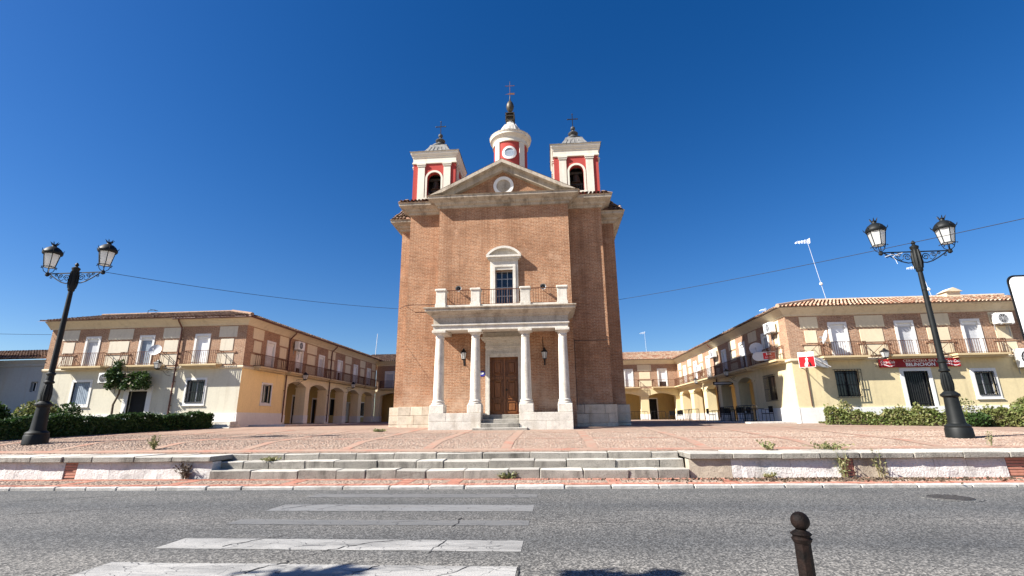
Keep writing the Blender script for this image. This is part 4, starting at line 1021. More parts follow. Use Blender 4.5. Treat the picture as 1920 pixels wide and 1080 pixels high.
def gwin(root, F, u0, u1, z0, z1, fr=.13, kind='bars', frame='white', proud=.05, bars=9):
    m = MB()
    if fr:
        for (a, b, c, d) in ((u0-fr, u0, z0-fr, z1+fr), (u1, u1+fr, z0-fr, z1+fr), (u0, u1, z1, z1+fr), (u0, u1, z0-fr, z0)): m.fbox(F, a, b, -.1, .035, c, d)
        m.fbox(F, u0-fr-.03, u1+fr+.03, .0, .07, z0-fr-.05, z0-fr-.002)
    else: m.fbox(F, u0, u1, -.2, -.16, z0, z0+.03)
    wi = m.build('window', frame, root)
    if kind == 'shutter':
        m = MB(); n = 9
        for k in range(n): m.fbox(F, u0+(u1-u0)*k/n+.012, u0+(u1-u0)*(k+1)/n-.012, -.12, -.07, z0, z1)
        m.fbox(F, u0, u1, -.14, -.118, z0, z1); m.build('shutter', 'blueblind', wi)
    else:
        for k in range(2):
            m = MB(); a = u0+(u1-u0)*k/2; b = a+(u1-u0)/2; m.fbox(F, a+.04, b-.04, -.17, -.155, z0+.05, z1-.05); m.build('pane', 'glass', wi)
        m = MB(); mu = (u0+u1)/2
        for (a, b, c, d) in ((u0, u0+.04, z0, z1), (u1-.04, u1, z0, z1), (mu-.035, mu+.035, z0, z1), (u0, u1, z0, z0+.05), (u0, u1, z1-.05, z1)): m.fbox(F, a, b, -.18, -.14, c, d)
        m.build('sash', 'signblack' if kind == 'cage' else 'greyblind', wi)
    if kind in ('bars', 'cage'):
        m = MB(); nn = .06 if kind == 'bars' else .14; e = .0 if kind == 'bars' else .06
        for k in range(bars+1):
            u = u0-e+(u1-u0+2*e)*k/bars; m.fbox(F, u-.009, u+.009, nn-.01, nn+.01, z0-e, z1+e)
        for z in (z0-e, (z0*.55+z1*.45), z1+e-.02, z1-.12): m.fbox(F, u0-e, u1+e, nn-.015, nn+.015, z, z+.022)
        if kind == 'cage':
            for u in (u0-e, u1+e):
                for z in (z0-e, z1+e-.02): m.fbox(F, u-.01, u+.01, -.02, nn, z, z+.02)
        m.build('grille', 'iron', wi)
    m = MB(); m.fbox(F, u0-.01, u1+.01, -.4, -.3, z0-.01, z1+.01); m.build('dark_room', 'dark', wi)
    return wi
def ddoor(root, F, u0, u1, z0, z1, fr=.15, mat='dark', slats=False, frame='white'):
    m = MB()
    for (a, b, c, d) in ((u0-fr, u0, z0, z1+fr), (u1, u1+fr, z0, z1+fr), (u0, u1, z1, z1+fr)): m.fbox(F, a, b, -.14, .035, c, d)
    dd = m.build('door', frame, root); m = MB(); m.fbox(F, u0, u1, -.24, -.2, z0, z1); m.build('door_leaf', mat, dd)
    if slats:
        m = MB(); n = 11
        for k in range(n+1): u = u0+(u1-u0)*k/n; m.fbox(F, u-.014, u+.014, -.08, -.05, z0, z1)
        for z in (z0+.05, z0+(z1-z0)*.45, z1-.08): m.fbox(F, u0, u1, -.085, -.045, z, z+.04)
        m.build('grille', 'iron', dd)
    return dd
def pipe(root, F, u, ztop, zbot):
    m = MB(); m.path([F(u, .5, ztop), F(u, .45, ztop-.12), F(u, .12, ztop-.45), F(u, .09, ztop-.6), F(u, .09, zbot)], .045, 7)
    for k in range(4): z = zbot+.5+(ztop-zbot-1.4)*k/3; m.fbox(F, u-.065, u+.065, 0, .1, z, z+.03)
    return m.build('drainpipe', 'pipe', root)
def upanels(root, F, spans, Z, mat, mask=7):
    rows = ((Z['bt']-.72, Z['bt']-.07, 0), (Z['bt']-1.53, Z['bt']-.83, .16), (Z['sill']+.02, Z['bt']-1.66, .06))
    for a, b in spans:
        for k, (z0, z1, ins) in enumerate(rows):
            m = MB(); m.cbox(a+ins+random.uniform(-.02, .02), b-ins, -.02, .022, z0, z1, c=.006, F=F); m.build('panel', mat, root)
        m = MB(); m.fbox(F, a-.08, b+.08, -.02, .05, Z['bt']-1.645, Z['bt']-1.575); m.build('brick_ledge', 'brick_house', root)
def cornprof(bt): return [(0, bt-.02), (.05, bt), (.07, bt+.06), (.13, bt+.12), (.3, bt+.28), (.4, bt+.36), (.44, bt+.38), (.44, bt+.435), (0, bt+.565)]

def arcade(root, F, arches, z0, Z, u0, u1, depth=2.6, mat='yellow', pmat='butter', backholes=(), endwalls=True, uend=None):
    ub = uend or u1
    """open arcade storey between u0 and u1, arches=[(a,b)]"""
    zs, rise, zt = Z['spring'], .3, Z['slab']
    m = MB(); edges = [u0] + [e for a in arches for e in a] + [u1]
    for i in range(0, len(edges), 2):
        a, b = edges[i], edges[i+1]
        if b-a > .05:
            m.fbox(F, a, b, -.75, 0, z0, zs); m.fbox(F, a, b, -.62, 0, zs, zt)
    for a, b in arches: m.arch(F, a, b, zs, rise, zt, 0, -.62, 12)
    m.build('arcade', pmat, root)
    for i in range(0, len(edges), 2):
        a, b = edges[i], edges[i+1]
        if b-a > .05: m = MB(); m.fbox(F, a-.04, b+.04, -.79, .04, zs-.1, zs-.002); m.build('impost', pmat, root)
    for i in range(0, len(edges), 2):
        a, b = edges[i], edges[i+1]
        if b-a > .05: m = MB(); m.fbox(F, a-.02, b+.02, -.77, .02, z0-.3, Z['pl']-.1); m.build('pier_foot', 'white', root)
    m = MB(); G = lambda u, n, z: F(u, n-depth, z)
    m.holewall(G, u0, ub, z0-.3, zt, [h[:4] for h in backholes], .3)
    if endwalls:
        for u in ((u0, ub) if uend is None else (u0,)): m.quad(F(u, -depth, z0-.3), F(u, 0, z0-.3), F(u, 0, zt), F(u, -depth, zt))
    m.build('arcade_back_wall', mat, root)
    m = MB(); m.quad(G(u0, .0, zt-.02), G(ub, 0, zt-.02), F(ub, -.3, zt-.02), F(u0, -.3, zt-.02)); m.build('arcade_ceiling', pmat, root)
    m = MB(); m.quad(G(u0, -.4, z0+.004), G(ub, -.4, z0+.004), F(ub, .1, z0+.004), F(u0, .1, z0+.004)); m.build('arcade_floor', 'concrete', root)
    for h in backholes:
        kind = h[4]
        if kind == 'open': continue
        if kind == 'win': gwin(root, G, h[0], h[1], h[2], h[3], .1, 'bars')
        else: ddoor(root, G, h[0], h[1], h[2], h[3], .12, {'wood': 'wood', 'pale': 'white'}.get(kind, 'dark'))
def wallpiece(root, F, u0, u1, z0, z1, holes, mat, name='wall', dep=.3):
    m = MB(); m.holewall(F, u0, u1, z0, z1, holes, dep); return m.build(name, mat, root)

# ---------------------------------------------------------------- left house
XL, YL = -17.9, 27.0
ZL = dict(z0=1.3, pl=2.08, slab=4.6, sill=4.82, bt=7.15, spring=3.95)
LH = empty('arcaded_house', (-22, 30, 1.3), 0, 'two-storey cream and brick arcaded house left of the church', 'house')
FLf = lambda u, n, z: (u, YL-n, z); FLw = lambda u, n, z: (XL+n, u, z)
ldoors = (-27.6, -24.12, -20.6)
wallpiece(LH, FLf, -30.45, XL, ZL['z0']-.5, ZL['slab'], [(-28.25, -27.2, 2.66, 3.93), (-21.1, -20.05, 2.66, 3.93), (-24.65, -23.5, ZL['z0']-.4, 3.35)], 'cream')
wallpiece(LH, FLf, -30.45, XL, ZL['slab'], ZL['bt'], [(d-.49, d+.49, ZL['sill'], 6.66) for d in ldoors], 'brick_house', 'upper_wall')
m = MB(); m.quad((-30.45, 27, .8), (-30.45, 36, .8), (-30.45, 36, 7.15), (-30.45, 27, 7.15)); m.add([(-30.45, 27, 7.15), (-30.45, 35.4, 7.15), (-30.45, 30.7, 8.7)], [(0, 1, 2)]); m.build('gable_wall', 'brick_house', LH)
gwin(LH, FLf, -28.25, -27.2, 2.66, 3.93, .14, 'shutter'); gwin(LH, FLf, -21.1, -20.05, 2.66, 3.93, .14, 'bars')
ddoor(LH, FLf, -24.65, -23.5, ZL['z0']-.4, 3.35, .3, 'dark')
for d, bl in zip(ldoors, ('greyblind', 'blueblind', 'blind')): bdoor(LH, FLf, d, ZL['sill'], 6.66, blind=bl)
upanels(LH, FLf, [(-29.65, -28.6), (-26.65, -25.08), (-23.16, -21.95), (-19.61, -18.48)], ZL, 'panel_grey')
for a, b in ((-28.85, -26.3), (-25.2, -22.75), (-21.35, -19.2)): balcony(LH, FLf, a, b, 4.82, 5.6)
pipe(LH, FLf, -21.95, 7.5, 2.0)
# inner face
wd = (29.65, 33.3, 36.7, 40.1, 43.5, 46.8)
wallpiece(LH, FLw, YL, 31.75, ZL['z0']-.5, ZL['slab'], [(29.25, 30.2, 2.68, 3.8)], 'yellow')
gwin(LH, FLw, 29.25, 30.2, 2.68, 3.8, .12, 'none')
la = [(32.14, 34.68), (35.27, 38.09), (38.73, 41.37), (42.07, 44.71), (45.4, 48.25)]
arcade(LH, FLw, la, ZL['z0']+.12, ZL, 31.75, 48.9, 3.2, 'shaded_ochre', 'arcade_cream', [(38.9, 39.8, 1.1, 3.55, 'dark'), (42.3, 43.3, 1.1, 3.45, 'dark'), (45.8, 47.1, 2.1, 3.6, 'dark'), (49.7, 50.9, 1.1, 3.35, 'pale'), (53.4, 54.3, 2.1, 3.5, 'win')], uend=55.5)
wallpiece(LH, FLw, YL, 48.9, ZL['slab'], ZL['bt'], [(d-.5, d+.5, ZL['sill'], 6.55) for d in wd], 'brick_house', 'upper_wall')
for i, d in enumerate(wd): bdoor(LH, FLw, d, ZL['sill'], 6.55, .5, blind=('blind', 'greyblind')[i % 3 == 2], blindfrac=(1, .75, 1, .55, 1, .85)[i])
upanels(LH, FLw, [(27.64, 28.73), (30.55, 31.67), (34.28, 35.81), (37.75, 39.1), (41.1, 42.5), (44.5, 45.8), (47.6, 48.6)], ZL, 'panel')
for a, b in ((28.0, 30.9), (31.5, 37.3), (37.6, 44.7), (45.1, 48.2)): balcony(LH, FLw, a, b, 4.78, 5.5, .5, brace=False)
pipe(LH, FLw, 31.73, 7.5, 1.5); pipe(LH, FLw, 38.3, 7.5, 1.5)
m = MB(); m.fbox(FLw, YL-.07, 31.75, -.02, .07, ZL['z0']-.5, ZL['pl']); m.fbox(FLf, -30.45, XL, -.02, .07, ZL['z0']-.5, ZL['pl']-.04); m.build('plinth', 'white', LH)
m = MB(); m.sweep([(-30.5, YL), (XL, YL), (XL, 48.9)], [(-.05, 4.56), (.05, 4.58), (.09, 4.62), (.09, 4.7), (.04, 4.74), (-.05, 4.74)]); m.build('string_course', 'corn', LH)
m = MB(); m.sweep([(-30.6, YL), (XL, YL), (XL, 49.3)], cornprof(7.15)); m.build('cornice', 'corn', LH)
def hiproof(root, path_front, zc, tilemat, name='roof', slope=.3, run=4.0, tl=4.2, front=None, wing=None):
    pass
ez = 7.15+.43; sl_ = .29
m = MB(); e = .52; run = 4.2
cxL, cyL = XL+e, YL-e
m.quad((-31.1, cyL, ez), (cxL, cyL, ez), (cxL-run, cyL+run, ez+run*sl_), (-31.1, cyL+run, ez+run*sl_))
m.quad((cxL, cyL, ez), (cxL, 54, ez), (cxL-run, 54, ez+run*sl_), (cxL-run, cyL+run, ez+run*sl_))
m.quad((-31.1, cyL+run, ez+run*sl_), (cxL-run, cyL+run, ez+run*sl_), (cxL-run, cyL+2*run, ez), (-31.1, cyL+2*run, ez))
rl = m.build('roof', 'roofbase', LH)
m = MB(); sec = math.sqrt(1+sl_**2)
tiles(m, (cxL, cyL, ez), (-1, 0, 0), (0, 1, sl_), 13.6, lambda t: min(t, run)*sec)
tiles(m, (cxL, cyL, ez), (0, 1, 0), (-1, 0, sl_), 26, lambda t: min(t, run)*sec)
o = m.build('roof_tile', 'tile_dark', rl, recalc=False); tag(o, kind='stuff')
m = MB(); m.path([(cxL-i*.35, cyL+i*.35, ez+.08+i*.35*sl_) for i in range(13)], .11, 7)
m.path([(cxL-run, cyL+run, ez+run*sl_+.05), (-31.1, cyL+run, ez+run*sl_+.05)], .11, 7); m.build('ridge_tiles', 'tile_dark', rl)
# gutter along the eaves
m = MB(); m.path([(XL+.53, 26.5, 7.53), (XL+.53, 49, 7.53)], .06, 6); m.path([(-22.3, YL-.53, 7.53), (XL+.5, YL-.53, 7.53)], .06, 6); m.build('gutter', 'pipe', LH)
# stoop
m = MB()
for k in range(3): m.cbox(-19.2-.0, XL+.55-.18*k, 26.3-.28*(2-k), 27-.02, .95, 1.28+.15*k, c=.015)
m.build('corner_steps', 'lime', LH)
# left terrace slab
m = MB(); m.cbox(XL-.05, XL+2.3, 28.2, 49, .9, ZL['z0']+.08, c=.02); m.cbox(XL-.05, XL+2.75, 27.9, 49, .9, ZL['z0']-.05, c=.02)
t_ = m.build('terrace', 'concrete'); tag(t_, kind='structure')

# ---------------------------------------------------------------- left back house
LB = empty('back_house', (-11, 50, 1.3), 0, 'brick and yellow house behind the church on the left, mostly hidden', 'house')
FLb = lambda u, n, z: (u, 49.0-n, z)
wallpiece(LB, FLb, XL, -3, 4.6, 7.0, [(-17.0, -16.0, 4.78, 6.45), (-12.5, -11.5, 4.78, 6.45)], 'brick_house', 'upper_wall')
bdoor(LB, FLb, -16.5, 4.78, 6.45, .5, blind='greyblind'); bdoor(LB, FLb, -12.0, 4.78, 6.45, .5)
ZB = dict(ZL); ZB['slab'] = 4.6
arcade(LB, FLb, [(-17.4, -14.8), (-14.1, -11.5), (-10.8, -8.2)], 1.42, ZB, XL, -3, 2.6, 'shaded_ochre', 'arcade_cream', [(-12.9, -12.0, 1.1, 3.4, 'dark')])
balcony(LB, FLb, -17.3, -12, 4.72, 5.45, .5, brace=False)
m = MB(); m.sweep([(XL-.1, 49), (-3, 49)], cornprof(7.0)); m.build('cornice', 'corn', LB)
m = MB(); m.quad((XL-3, 48.5, 7.42), (-3, 48.5, 7.42), (-3, 53, 8.7), (XL-3, 53, 8.7)); m.quad((-3, 53, 8.7), (XL-3, 53, 8.7), (XL-3, 57, 7.4), (-3, 57, 7.4)); rb = m.build('roof', 'roofbase', LB)
m = MB(); tiles(m, (XL-2, 48.5, 7.43), (1, 0, 0), (0, 1, .285), 12, lambda t: 4.6); o = m.build('roof_tile', 'tile_dark', rb, recalc=False); tag(o, kind='stuff')

# ---------------------------------------------------------------- annex at far left
AN = empty('annex_house', (-36, 28, 1.2), 0, 'low whitewashed house with dark tiled roof at the far left', 'house')
FA = lambda u, n, z: (u, 27.35-n, z)
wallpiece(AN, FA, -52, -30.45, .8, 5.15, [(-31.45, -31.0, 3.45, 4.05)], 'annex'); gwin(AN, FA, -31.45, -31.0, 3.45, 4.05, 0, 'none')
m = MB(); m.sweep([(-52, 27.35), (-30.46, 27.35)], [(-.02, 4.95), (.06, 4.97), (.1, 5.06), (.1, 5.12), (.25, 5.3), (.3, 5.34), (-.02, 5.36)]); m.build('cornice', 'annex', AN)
m = MB(); m.quad((-52, 26.95, 5.38), (-30.47, 26.95, 5.38), (-30.47, 31, 6.5), (-52, 31, 6.5)); ra = m.build('roof', 'roofbase', AN)
m = MB(); tiles(m, (-46, 26.95, 5.39), (1, 0, 0), (0, 1, .277), 15.4, lambda t: 4.2); o = m.build('roof_tile', 'tile_dark', ra, recalc=False); tag(o, kind='stuff')
m = MB(); m.box(-32.9, -32.6, 30.2, 30.5, 6.1, 6.75); m.build('chimney', 'annex', AN)

# ---------------------------------------------------------------- right house
XR, YR = 13.08, 27.6
ZR = dict(z0=1.12, pl=2.0, slab=4.4, sill=4.62, bt=6.9, spring=3.8)
RH = empty('arcaded_house', (18, 30, 1.1), 0, 'two-storey yellow and brick arcaded house right of the church with a bar', 'house')
FRf = lambda u, n, z: (u, YR-n, z); FRw = lambda u, n, z: (XR-n, u, z)
rdoors = (15.78, 19.25, 22.63)
wallpiece(RH, FRf, XR, 27.5, ZR['z0']-.5, ZR['slab'], [(15.2, 16.42, 2.5, 3.85), (18.68, 19.9, ZR['z0']-.4, 3.76), (22.18, 23.1, 2.47, 3.68), (25.5, 26.4, 2.47, 3.68)], 'butter')
wallpiece(RH, FRf, XR, 27.5, ZR['slab'], ZR['bt'], [(d-.5, d+.5, ZR['sill'], 6.5) for d in rdoors]+[(25.5, 26.5, ZR['sill'], 6.5)], 'brick_house', 'upper_wall')
m = MB(); m.quad((27.5, YR, .6), (27.5, 36, .6), (27.5, 36, 6.9), (27.5, YR, 6.9)); m.build('gable_wall', 'butter', RH)
gwin(RH, FRf, 15.2, 16.42, 2.5, 3.85, 0, 'cage', bars=9); gwin(RH, FRf, 22.18, 23.1, 2.47, 3.68, .17, 'bars', bars=8); gwin(RH, FRf, 25.5, 26.4, 2.47, 3.68, .17, 'bars', bars=8)
ddoor(RH, FRf, 18.68, 19.9, ZR['z0']-.4, 3.76, .18, 'glass', slats=True)
for d, bl in zip(rdoors, ('blind', 'greyblind', 'greyblind')): bdoor(RH, FRf, d, ZR['sill'], 6.5, .5, blind=bl)
bdoor(RH, FRf, 26, ZR['sill'], 6.5, .5)
upanels(RH, FRf, [(13.82, 14.78), (16.75, 18.25), (20.22, 21.62), (23.65, 24.75)], ZR, 'panel')
for a, b in ((14.55, 16.8), (17.95, 20.3), (21.25, 23.75)): balcony(RH, FRf, a, b, 4.6, 5.35)
pipe(RH, FRf, 25.1, 7.2, 2.0)
m = MB(); m.path([FRf(13.75, .04, 4.4), FRf(13.75, .04, 2.0)], .022, 5); m.build('conduit', 'pipe', RH)
rw = (30.4, 34.1, 37.75, 41.7, 45.4, 49.0)
wallpiece(RH, FRw, YR, 32.8, ZR['z0']-.5, ZR['slab'], [(29.9, 31.1, 2.45, 3.85)], 'butter')
gwin(RH, FRw, 29.9, 31.1, 2.45, 3.85, 0, 'cage', bars=10)
raa = [(33.2, 35.7), (36.45, 39.3), (40.3, 43.0), (43.9, 46.9), (48.0, 50.9)]
arcade(RH, FRw, raa, ZR['z0']+.15, ZR, 32.8, 52, 2.6, 'shaded_ochre', 'butter', [(34.0, 34.9, 1.0, 3.3, 'wood'), (37.6, 38.5, 1.0, 3.3, 'dark'), (41.5, 42.4, 1.0, 3.3, 'dark'), (45, 46, 1.0, 3.3, 'dark')])
wallpiece(RH, FRw, YR, 52, ZR['slab'], ZR['bt'], [(d-.5, d+.5, ZR['sill'], 6.45) for d in rw], 'brick_house', 'upper_wall')
for i, d in enumerate(rw): bdoor(RH, FRw, d, ZR['sill'], 6.45, .5, blind='greyblind' if i < 2 else 'blind', blindfrac=.45 if i < 2 else 1)
upanels(RH, FRw, [(28.4, 29.3), (31.6, 32.9), (35.2, 36.6), (39.0, 40.3), (43, 44.2), (46.6, 47.8), (50.2, 51.4)], ZR, 'panel')
for a, b in ((28.2, 32.0), (32.7, 38.9), (39.4, 43.3), (43.8, 51.5)): balcony(RH, FRw, a, b, 4.6, 5.35, .5, brace=False)
pipe(RH, FRw, 39.9, 7.2, 1.5)
m = MB(); m.fbox(FRw, YR-.07, 32.8, -.02, .07, ZR['z0']-.5, ZR['pl']-.02); m.fbox(FRf, XR, 27.5, -.02, .07, ZR['z0']-.5, ZR['pl']-.06); m.build('plinth', 'white', RH)
m = MB(); m.sweep([(XR, 52), (XR, YR), (27.5, YR)], [(-.05, 4.36), (.05, 4.38), (.09, 4.42), (.09, 4.5), (.04, 4.54), (-.05, 4.54)]); m.build('string_course', 'corn', RH)
m = MB(); m.sweep([(XR, 52.4), (XR, YR), (27.6, YR)], cornprof(6.9)); m.build('cornice', 'corn', RH)
ez = 6.9+.43; cxR, cyR = XR-e, YR-e
m = MB()
m.quad((28, cyR, ez), (cxR, cyR, ez), (cxR+run, cyR+run, ez+run*sl_), (28, cyR+run, ez+run*sl_))
m.quad((cxR, cyR, ez), (cxR, 57, ez), (cxR+run, 57, ez+run*sl_), (cxR+run, cyR+run, ez+run*sl_))
m.quad((28, cyR+run, ez+run*sl_), (cxR+run, cyR+run, ez+run*sl_), (cxR+run, cyR+2*run, ez), (28, cyR+2*run, ez))
rl = m.build('roof', 'roofbase', RH); m = MB()
tiles(m, (cxR, cyR, ez), (1, 0, 0), (0, 1, sl_), 15, lambda t: min(t, run)*sec)
tiles(m, (cxR, cyR, ez), (0, 1, 0), (1, 0, sl_), 28, lambda t: min(t, run)*sec)
o = m.build('roof_tile', 'tile', rl, recalc=False); tag(o, kind='stuff')
m = MB(); m.path([(cxR+i*.35, cyR+i*.35, ez+.08+i*.35*sl_) for i in range(13)], .11, 7)
m.path([(cxR+run, cyR+run, ez+run*sl_+.05), (28, cyR+run, ez+run*sl_+.05)], .11, 7); m.build('ridge_tiles', 'tile', rl)
m = MB(); m.box(24.2, 25.0, 30.6, 31.2, 8.0, 8.75); m.prism([(24.1, 8.75), (25.1, 8.75), (24.6, 9.0)], lambda p: (p[0], 30.5, p[1]), lambda p: (p[0], 31.3, p[1])); m.build('chimney', 'corn', rl)
m = MB(); m.cbox(XR-2.5, XR+.05, 27.9, 52, .8, ZR['z0']+.12, c=.02); m.cbox(XR-2.95, XR+.05, 27.5, 52, .8, ZR['z0']-.03, c=.02); m.cbox(2, XR-2.0, 49, 52, .8, ZR['z0']+.16, c=.02)
t_ = m.build('terrace', 'concrete'); tag(t_, kind='structure')
# ---------------------------------------------------------------- right back house
RB = empty('back_house', (8, 53, 1.3), 0, 'brick and yellow arcaded house with clay roof seen behind the church on the right', 'house')
FRb = lambda u, n, z: (u, 52.0-n, z)
ZC = dict(ZR); ZC.update(spring=3.7, slab=4.45, bt=6.97, sill=4.65)
wallpiece(RB, FRb, 0, XR, 4.45, 6.97, [(7.6, 8.55, 4.65, 6.5), (11.02, 12.04, 4.65, 6.5)], 'brick_house', 'upper_wall')
bdoor(RB, FRb, 8.08, 4.65, 6.5, .48); bdoor(RB, FRb, 11.53, 4.65, 6.5, .5, blindfrac=.7)
upanels(RB, FRb, [(9.0, 10.45), (5.6, 7.0)], ZC, 'panel')
arcade(RB, FRb, [(2.6, 5.6), (6.1, 9.15), (9.95, 12.7)], 1.3, ZC, 0, XR, 2.6, 'shaded_ochre', 'butter', [(10.05, 11.25, 1.1, 3.5, 'dark')])
balcony(RB, FRb, 6.8, 9.0, 4.6, 5.35, .5); balcony(RB, FRb, 10.4, 12.8, 4.6, 5.35, .5, brace=False)
m = MB(); m.sweep([(0, 52), (XR+.2, 52)], cornprof(6.97)); m.build('cornice', 'corn', RB)
m = MB(); m.quad((0, 51.5, 7.4), (17, 51.5, 7.4), (17, 56, 8.75), (0, 56, 8.75)); rb = m.build('roof', 'roofbase', RB)
m = MB(); tiles(m, (2, 51.5, 7.41), (1, 0, 0), (0, 1, .3), 15, lambda t: 4.7); o = m.build('roof_tile', 'tile', rb, recalc=False); tag(o, kind='stuff')
m = MB(); m.box(6.2, 6.8, 55.5, 56.1, 8.6, 9.2); m.build('chimney', 'brick_house', RB)

# ================================================================== STREET LAMPS
def street_lamp(label, loc, rz=0.0):
    r = bpy.data.objects.new('street_lamp', None); COL.objects.link(r); r.location = loc; r.rotation_euler = (0, 0, rz); ORG[r] = Vector((0, 0, 0))
    tag(r, label, 'street lamp', 'twin-headed street lamps on the plaza')
    m = MB(); m.lathe(0, 0, [(.355, 0), (.345, .28), (.325, .32), (.335, .36), (.3, .4), (.235, .44), (.22, .5), (.185, 1.22), (.2, 1.24), (.25, 1.28), (.25, 1.33), (.2, 1.37), (.15, 1.42)], 12); m.build('base', 'lamp', r, smooth=30)
    m = MB(); seg = 20
    prof = [(.12, 1.42), (.135, 1.5), (.145, 1.65), (.125, 1.9), (.105, 2.0)]
    for i in range(10):    # fluted neck
        a = 2*math.pi*i/10; m.path([(q*math.cos(a)*.82, q*math.sin(a)*.82, z) for q, z in prof], [.036, .04, .044, .036, .03], 5)
    m.lathe(0, 0, [(.11, 1.42), (.125, 1.65), (.1, 2.02), (.15, 2.05), (.15, 2.09), (.11, 2.13), (.1, 2.3), (.13, 2.34), (.13, 2.38), (.09, 2.42), (.085, 3.5), (.073, 5.3), (.07, 5.4)], 16)
    m.build('pole', 'lamp', r, smooth=35)
    m = MB(); m.lathe(0, 0, [(.08, 5.38), (.105, 5.42), (.105, 5.48), (.12, 5.55), (.118, 5.9), (.11, 6.2), (.13, 6.24), (.13, 6.28), (.06, 6.33), (.04, 6.36), (.07, 6.41), (.05, 6.45), (.015, 6.5)], 14)
    for k in range(8):
        a = 2*math.pi*k/8; m.path([(q*math.cos(a), q*math.sin(a), z) for q, z in ((.11, 5.5), (.13, 5.7), (.125, 5.95), (.115, 6.15))], [.02, .035, .03, .015], 4)
    m.build('capital', 'lamp', r, smooth=40)
    for s in (-1, 1):
        m = MB(); m.box(*sorted((s*.1, s*1.06)), -.018, .018, 6.08, 6.115)
        m.path([(s*x, 0, z) for x, z in ((.13, 5.72), (.3, 5.7), (.5, 5.76), (.72, 5.88), (.9, 6.0), (1.02, 6.08))], .02, 5)
        def spiral(cx, cz, r0, turns, dirn, t0):
            return [(s*(cx+(r0*(1-.8*k/22))*math.cos(t0+dirn*turns*2*math.pi*k/22)), 0, cz+(r0*(1-.8*k/22))*math.sin(t0+dirn*turns*2*math.pi*k/22)) for k in range(23)]
        m.path(spiral(.3, 5.91, .13, 1.6, 1, 0), .016, 4); m.path(spiral(.56, 5.98, .085, 1.5, -1, math.pi), .014, 4); m.path(spiral(.75, 6.02, .055, 1.3, 1, 0), .012, 4); m.path(spiral(.93, 5.96, .06, 1.2, -1, 1.5), .013, 4)
        m.path([(s*x, 0, z) for x, z in ((.42, 5.86), (.5, 5.8), (.6, 5.88), (.68, 6.0), (.72, 6.08))], .013, 4)
        m.build('arm', 'lamp', r)
        cx = s*1.12; ln = MB()
        ln.lathe(cx, 0, [(.02, 6.0), (.07, 6.04), (.06, 6.12), (.04, 6.16)], 8)
        for k in range(4):
            a = math.pi/2*k+math.pi/4; ln.path([(cx+.03*math.cos(a), .03*math.sin(a), 6.12), (cx+.13*math.cos(a), .13*math.sin(a), 6.2), (cx+.17*math.cos(a), .17*math.sin(a), 6.32), (cx+.2*math.cos(a), .2*math.sin(a), 6.36)], .012, 4)
        ph = .35
        N6 = 6
        for k in range(N6):
            a = 2*math.pi*k/N6+ph; ln.tube((cx+.18*math.cos(a), .18*math.sin(a), 6.36), (cx+.27*math.cos(a), .27*math.sin(a), 6.88), .014, seg=5)
            b = 2*math.pi*(k+1)/N6+ph; ln.tube((cx+.185*math.cos(a), .185*math.sin(a), 6.365), (cx+.185*math.cos(b), .185*math.sin(b), 6.365), .014, seg=4)
            ln.tube((cx+.215*math.cos(a), .215*math.sin(a), 6.36), (cx+.25*math.cos(a), .25*math.sin(a), 6.33), .012, .02, seg=5)
        lo = ln.build('lantern', 'lamp', r)
        for k in range(N6):
            a = 2*math.pi*k/N6+ph; b = 2*math.pi*(k+1)/N6+ph; g_ = MB(); P = lambda q, t, z: (cx+q*math.cos(t), q*math.sin(t), z)
            g_.quad(P(.174, a, 6.37), P(.174, b, 6.37), P(.262, b, 6.88), P(.262, a, 6.88)); g_.build('glass_pane', 'milk', lo)
        g_ = MB(); g_.add([(cx+.19*math.cos(2*math.pi*k/6+ph), .19*math.sin(2*math.pi*k/6+ph), 6.372) for k in range(6)], [tuple(range(6))]); g_.build('glass_floor', 'milk', lo)
        d = MB(); d.lathe(cx, 0, [(.285, 6.86), (.31, 6.9), (.305, 6.95), (.285, 7.0), (.23, 7.08), (.15, 7.15), (.08, 7.18), (.065, 7.24), (.08, 7.27), (.05, 7.27)], 18)
        d.build('dome', 'lamp', lo, smooth=40)
        c = MB()
        for k in range(6):
            a = 2*math.pi*k/6; c.path([(cx+.08*math.cos(a), .08*math.sin(a), 7.25), (cx+.1*math.cos(a), .1*math.sin(a), 7.31), (cx+.14*math.cos(a), .14*math.sin(a), 7.36)], [.02, .02, .006], 4)
            a += ph; c.path([(cx+.29*math.cos(a), .29*math.sin(a), 6.93), (cx+.34*math.cos(a), .34*math.sin(a), 6.97), (cx+.36*math.cos(a), .36*math.sin(a), 7.04)], [.018, .014, .004], 4)
        c.build('crown', 'lamp', lo)
    return r
street_lamp('black twin-lantern street lamp at left in front of the dark hedge', (-17.62, 15.92, pz(-17.6, 15.9)-.01))
street_lamp('black twin-lantern street lamp at right in front of the sunny hedge', (12.55, 16.69, pz(12.5, 16.7)-.01))
# the curled ribbon and sensor on the right lamp's arm
m = MB(); m.path([(12.1, 16.64, 6.85), (11.85, 16.62, 6.78), (11.72, 16.6, 6.7), (11.8, 16.6, 6.6), (11.83, 16.6, 6.45)], .007, 4); m.path([(11.5, 16.63, 6.72), (11.7, 16.61, 6.8), (11.95, 16.6, 6.74)], .007, 4)
tag(m.build('ribbon', 'plastic'), 'white ribbon tangled on the right street lamp\'s left arm', 'ribbon')

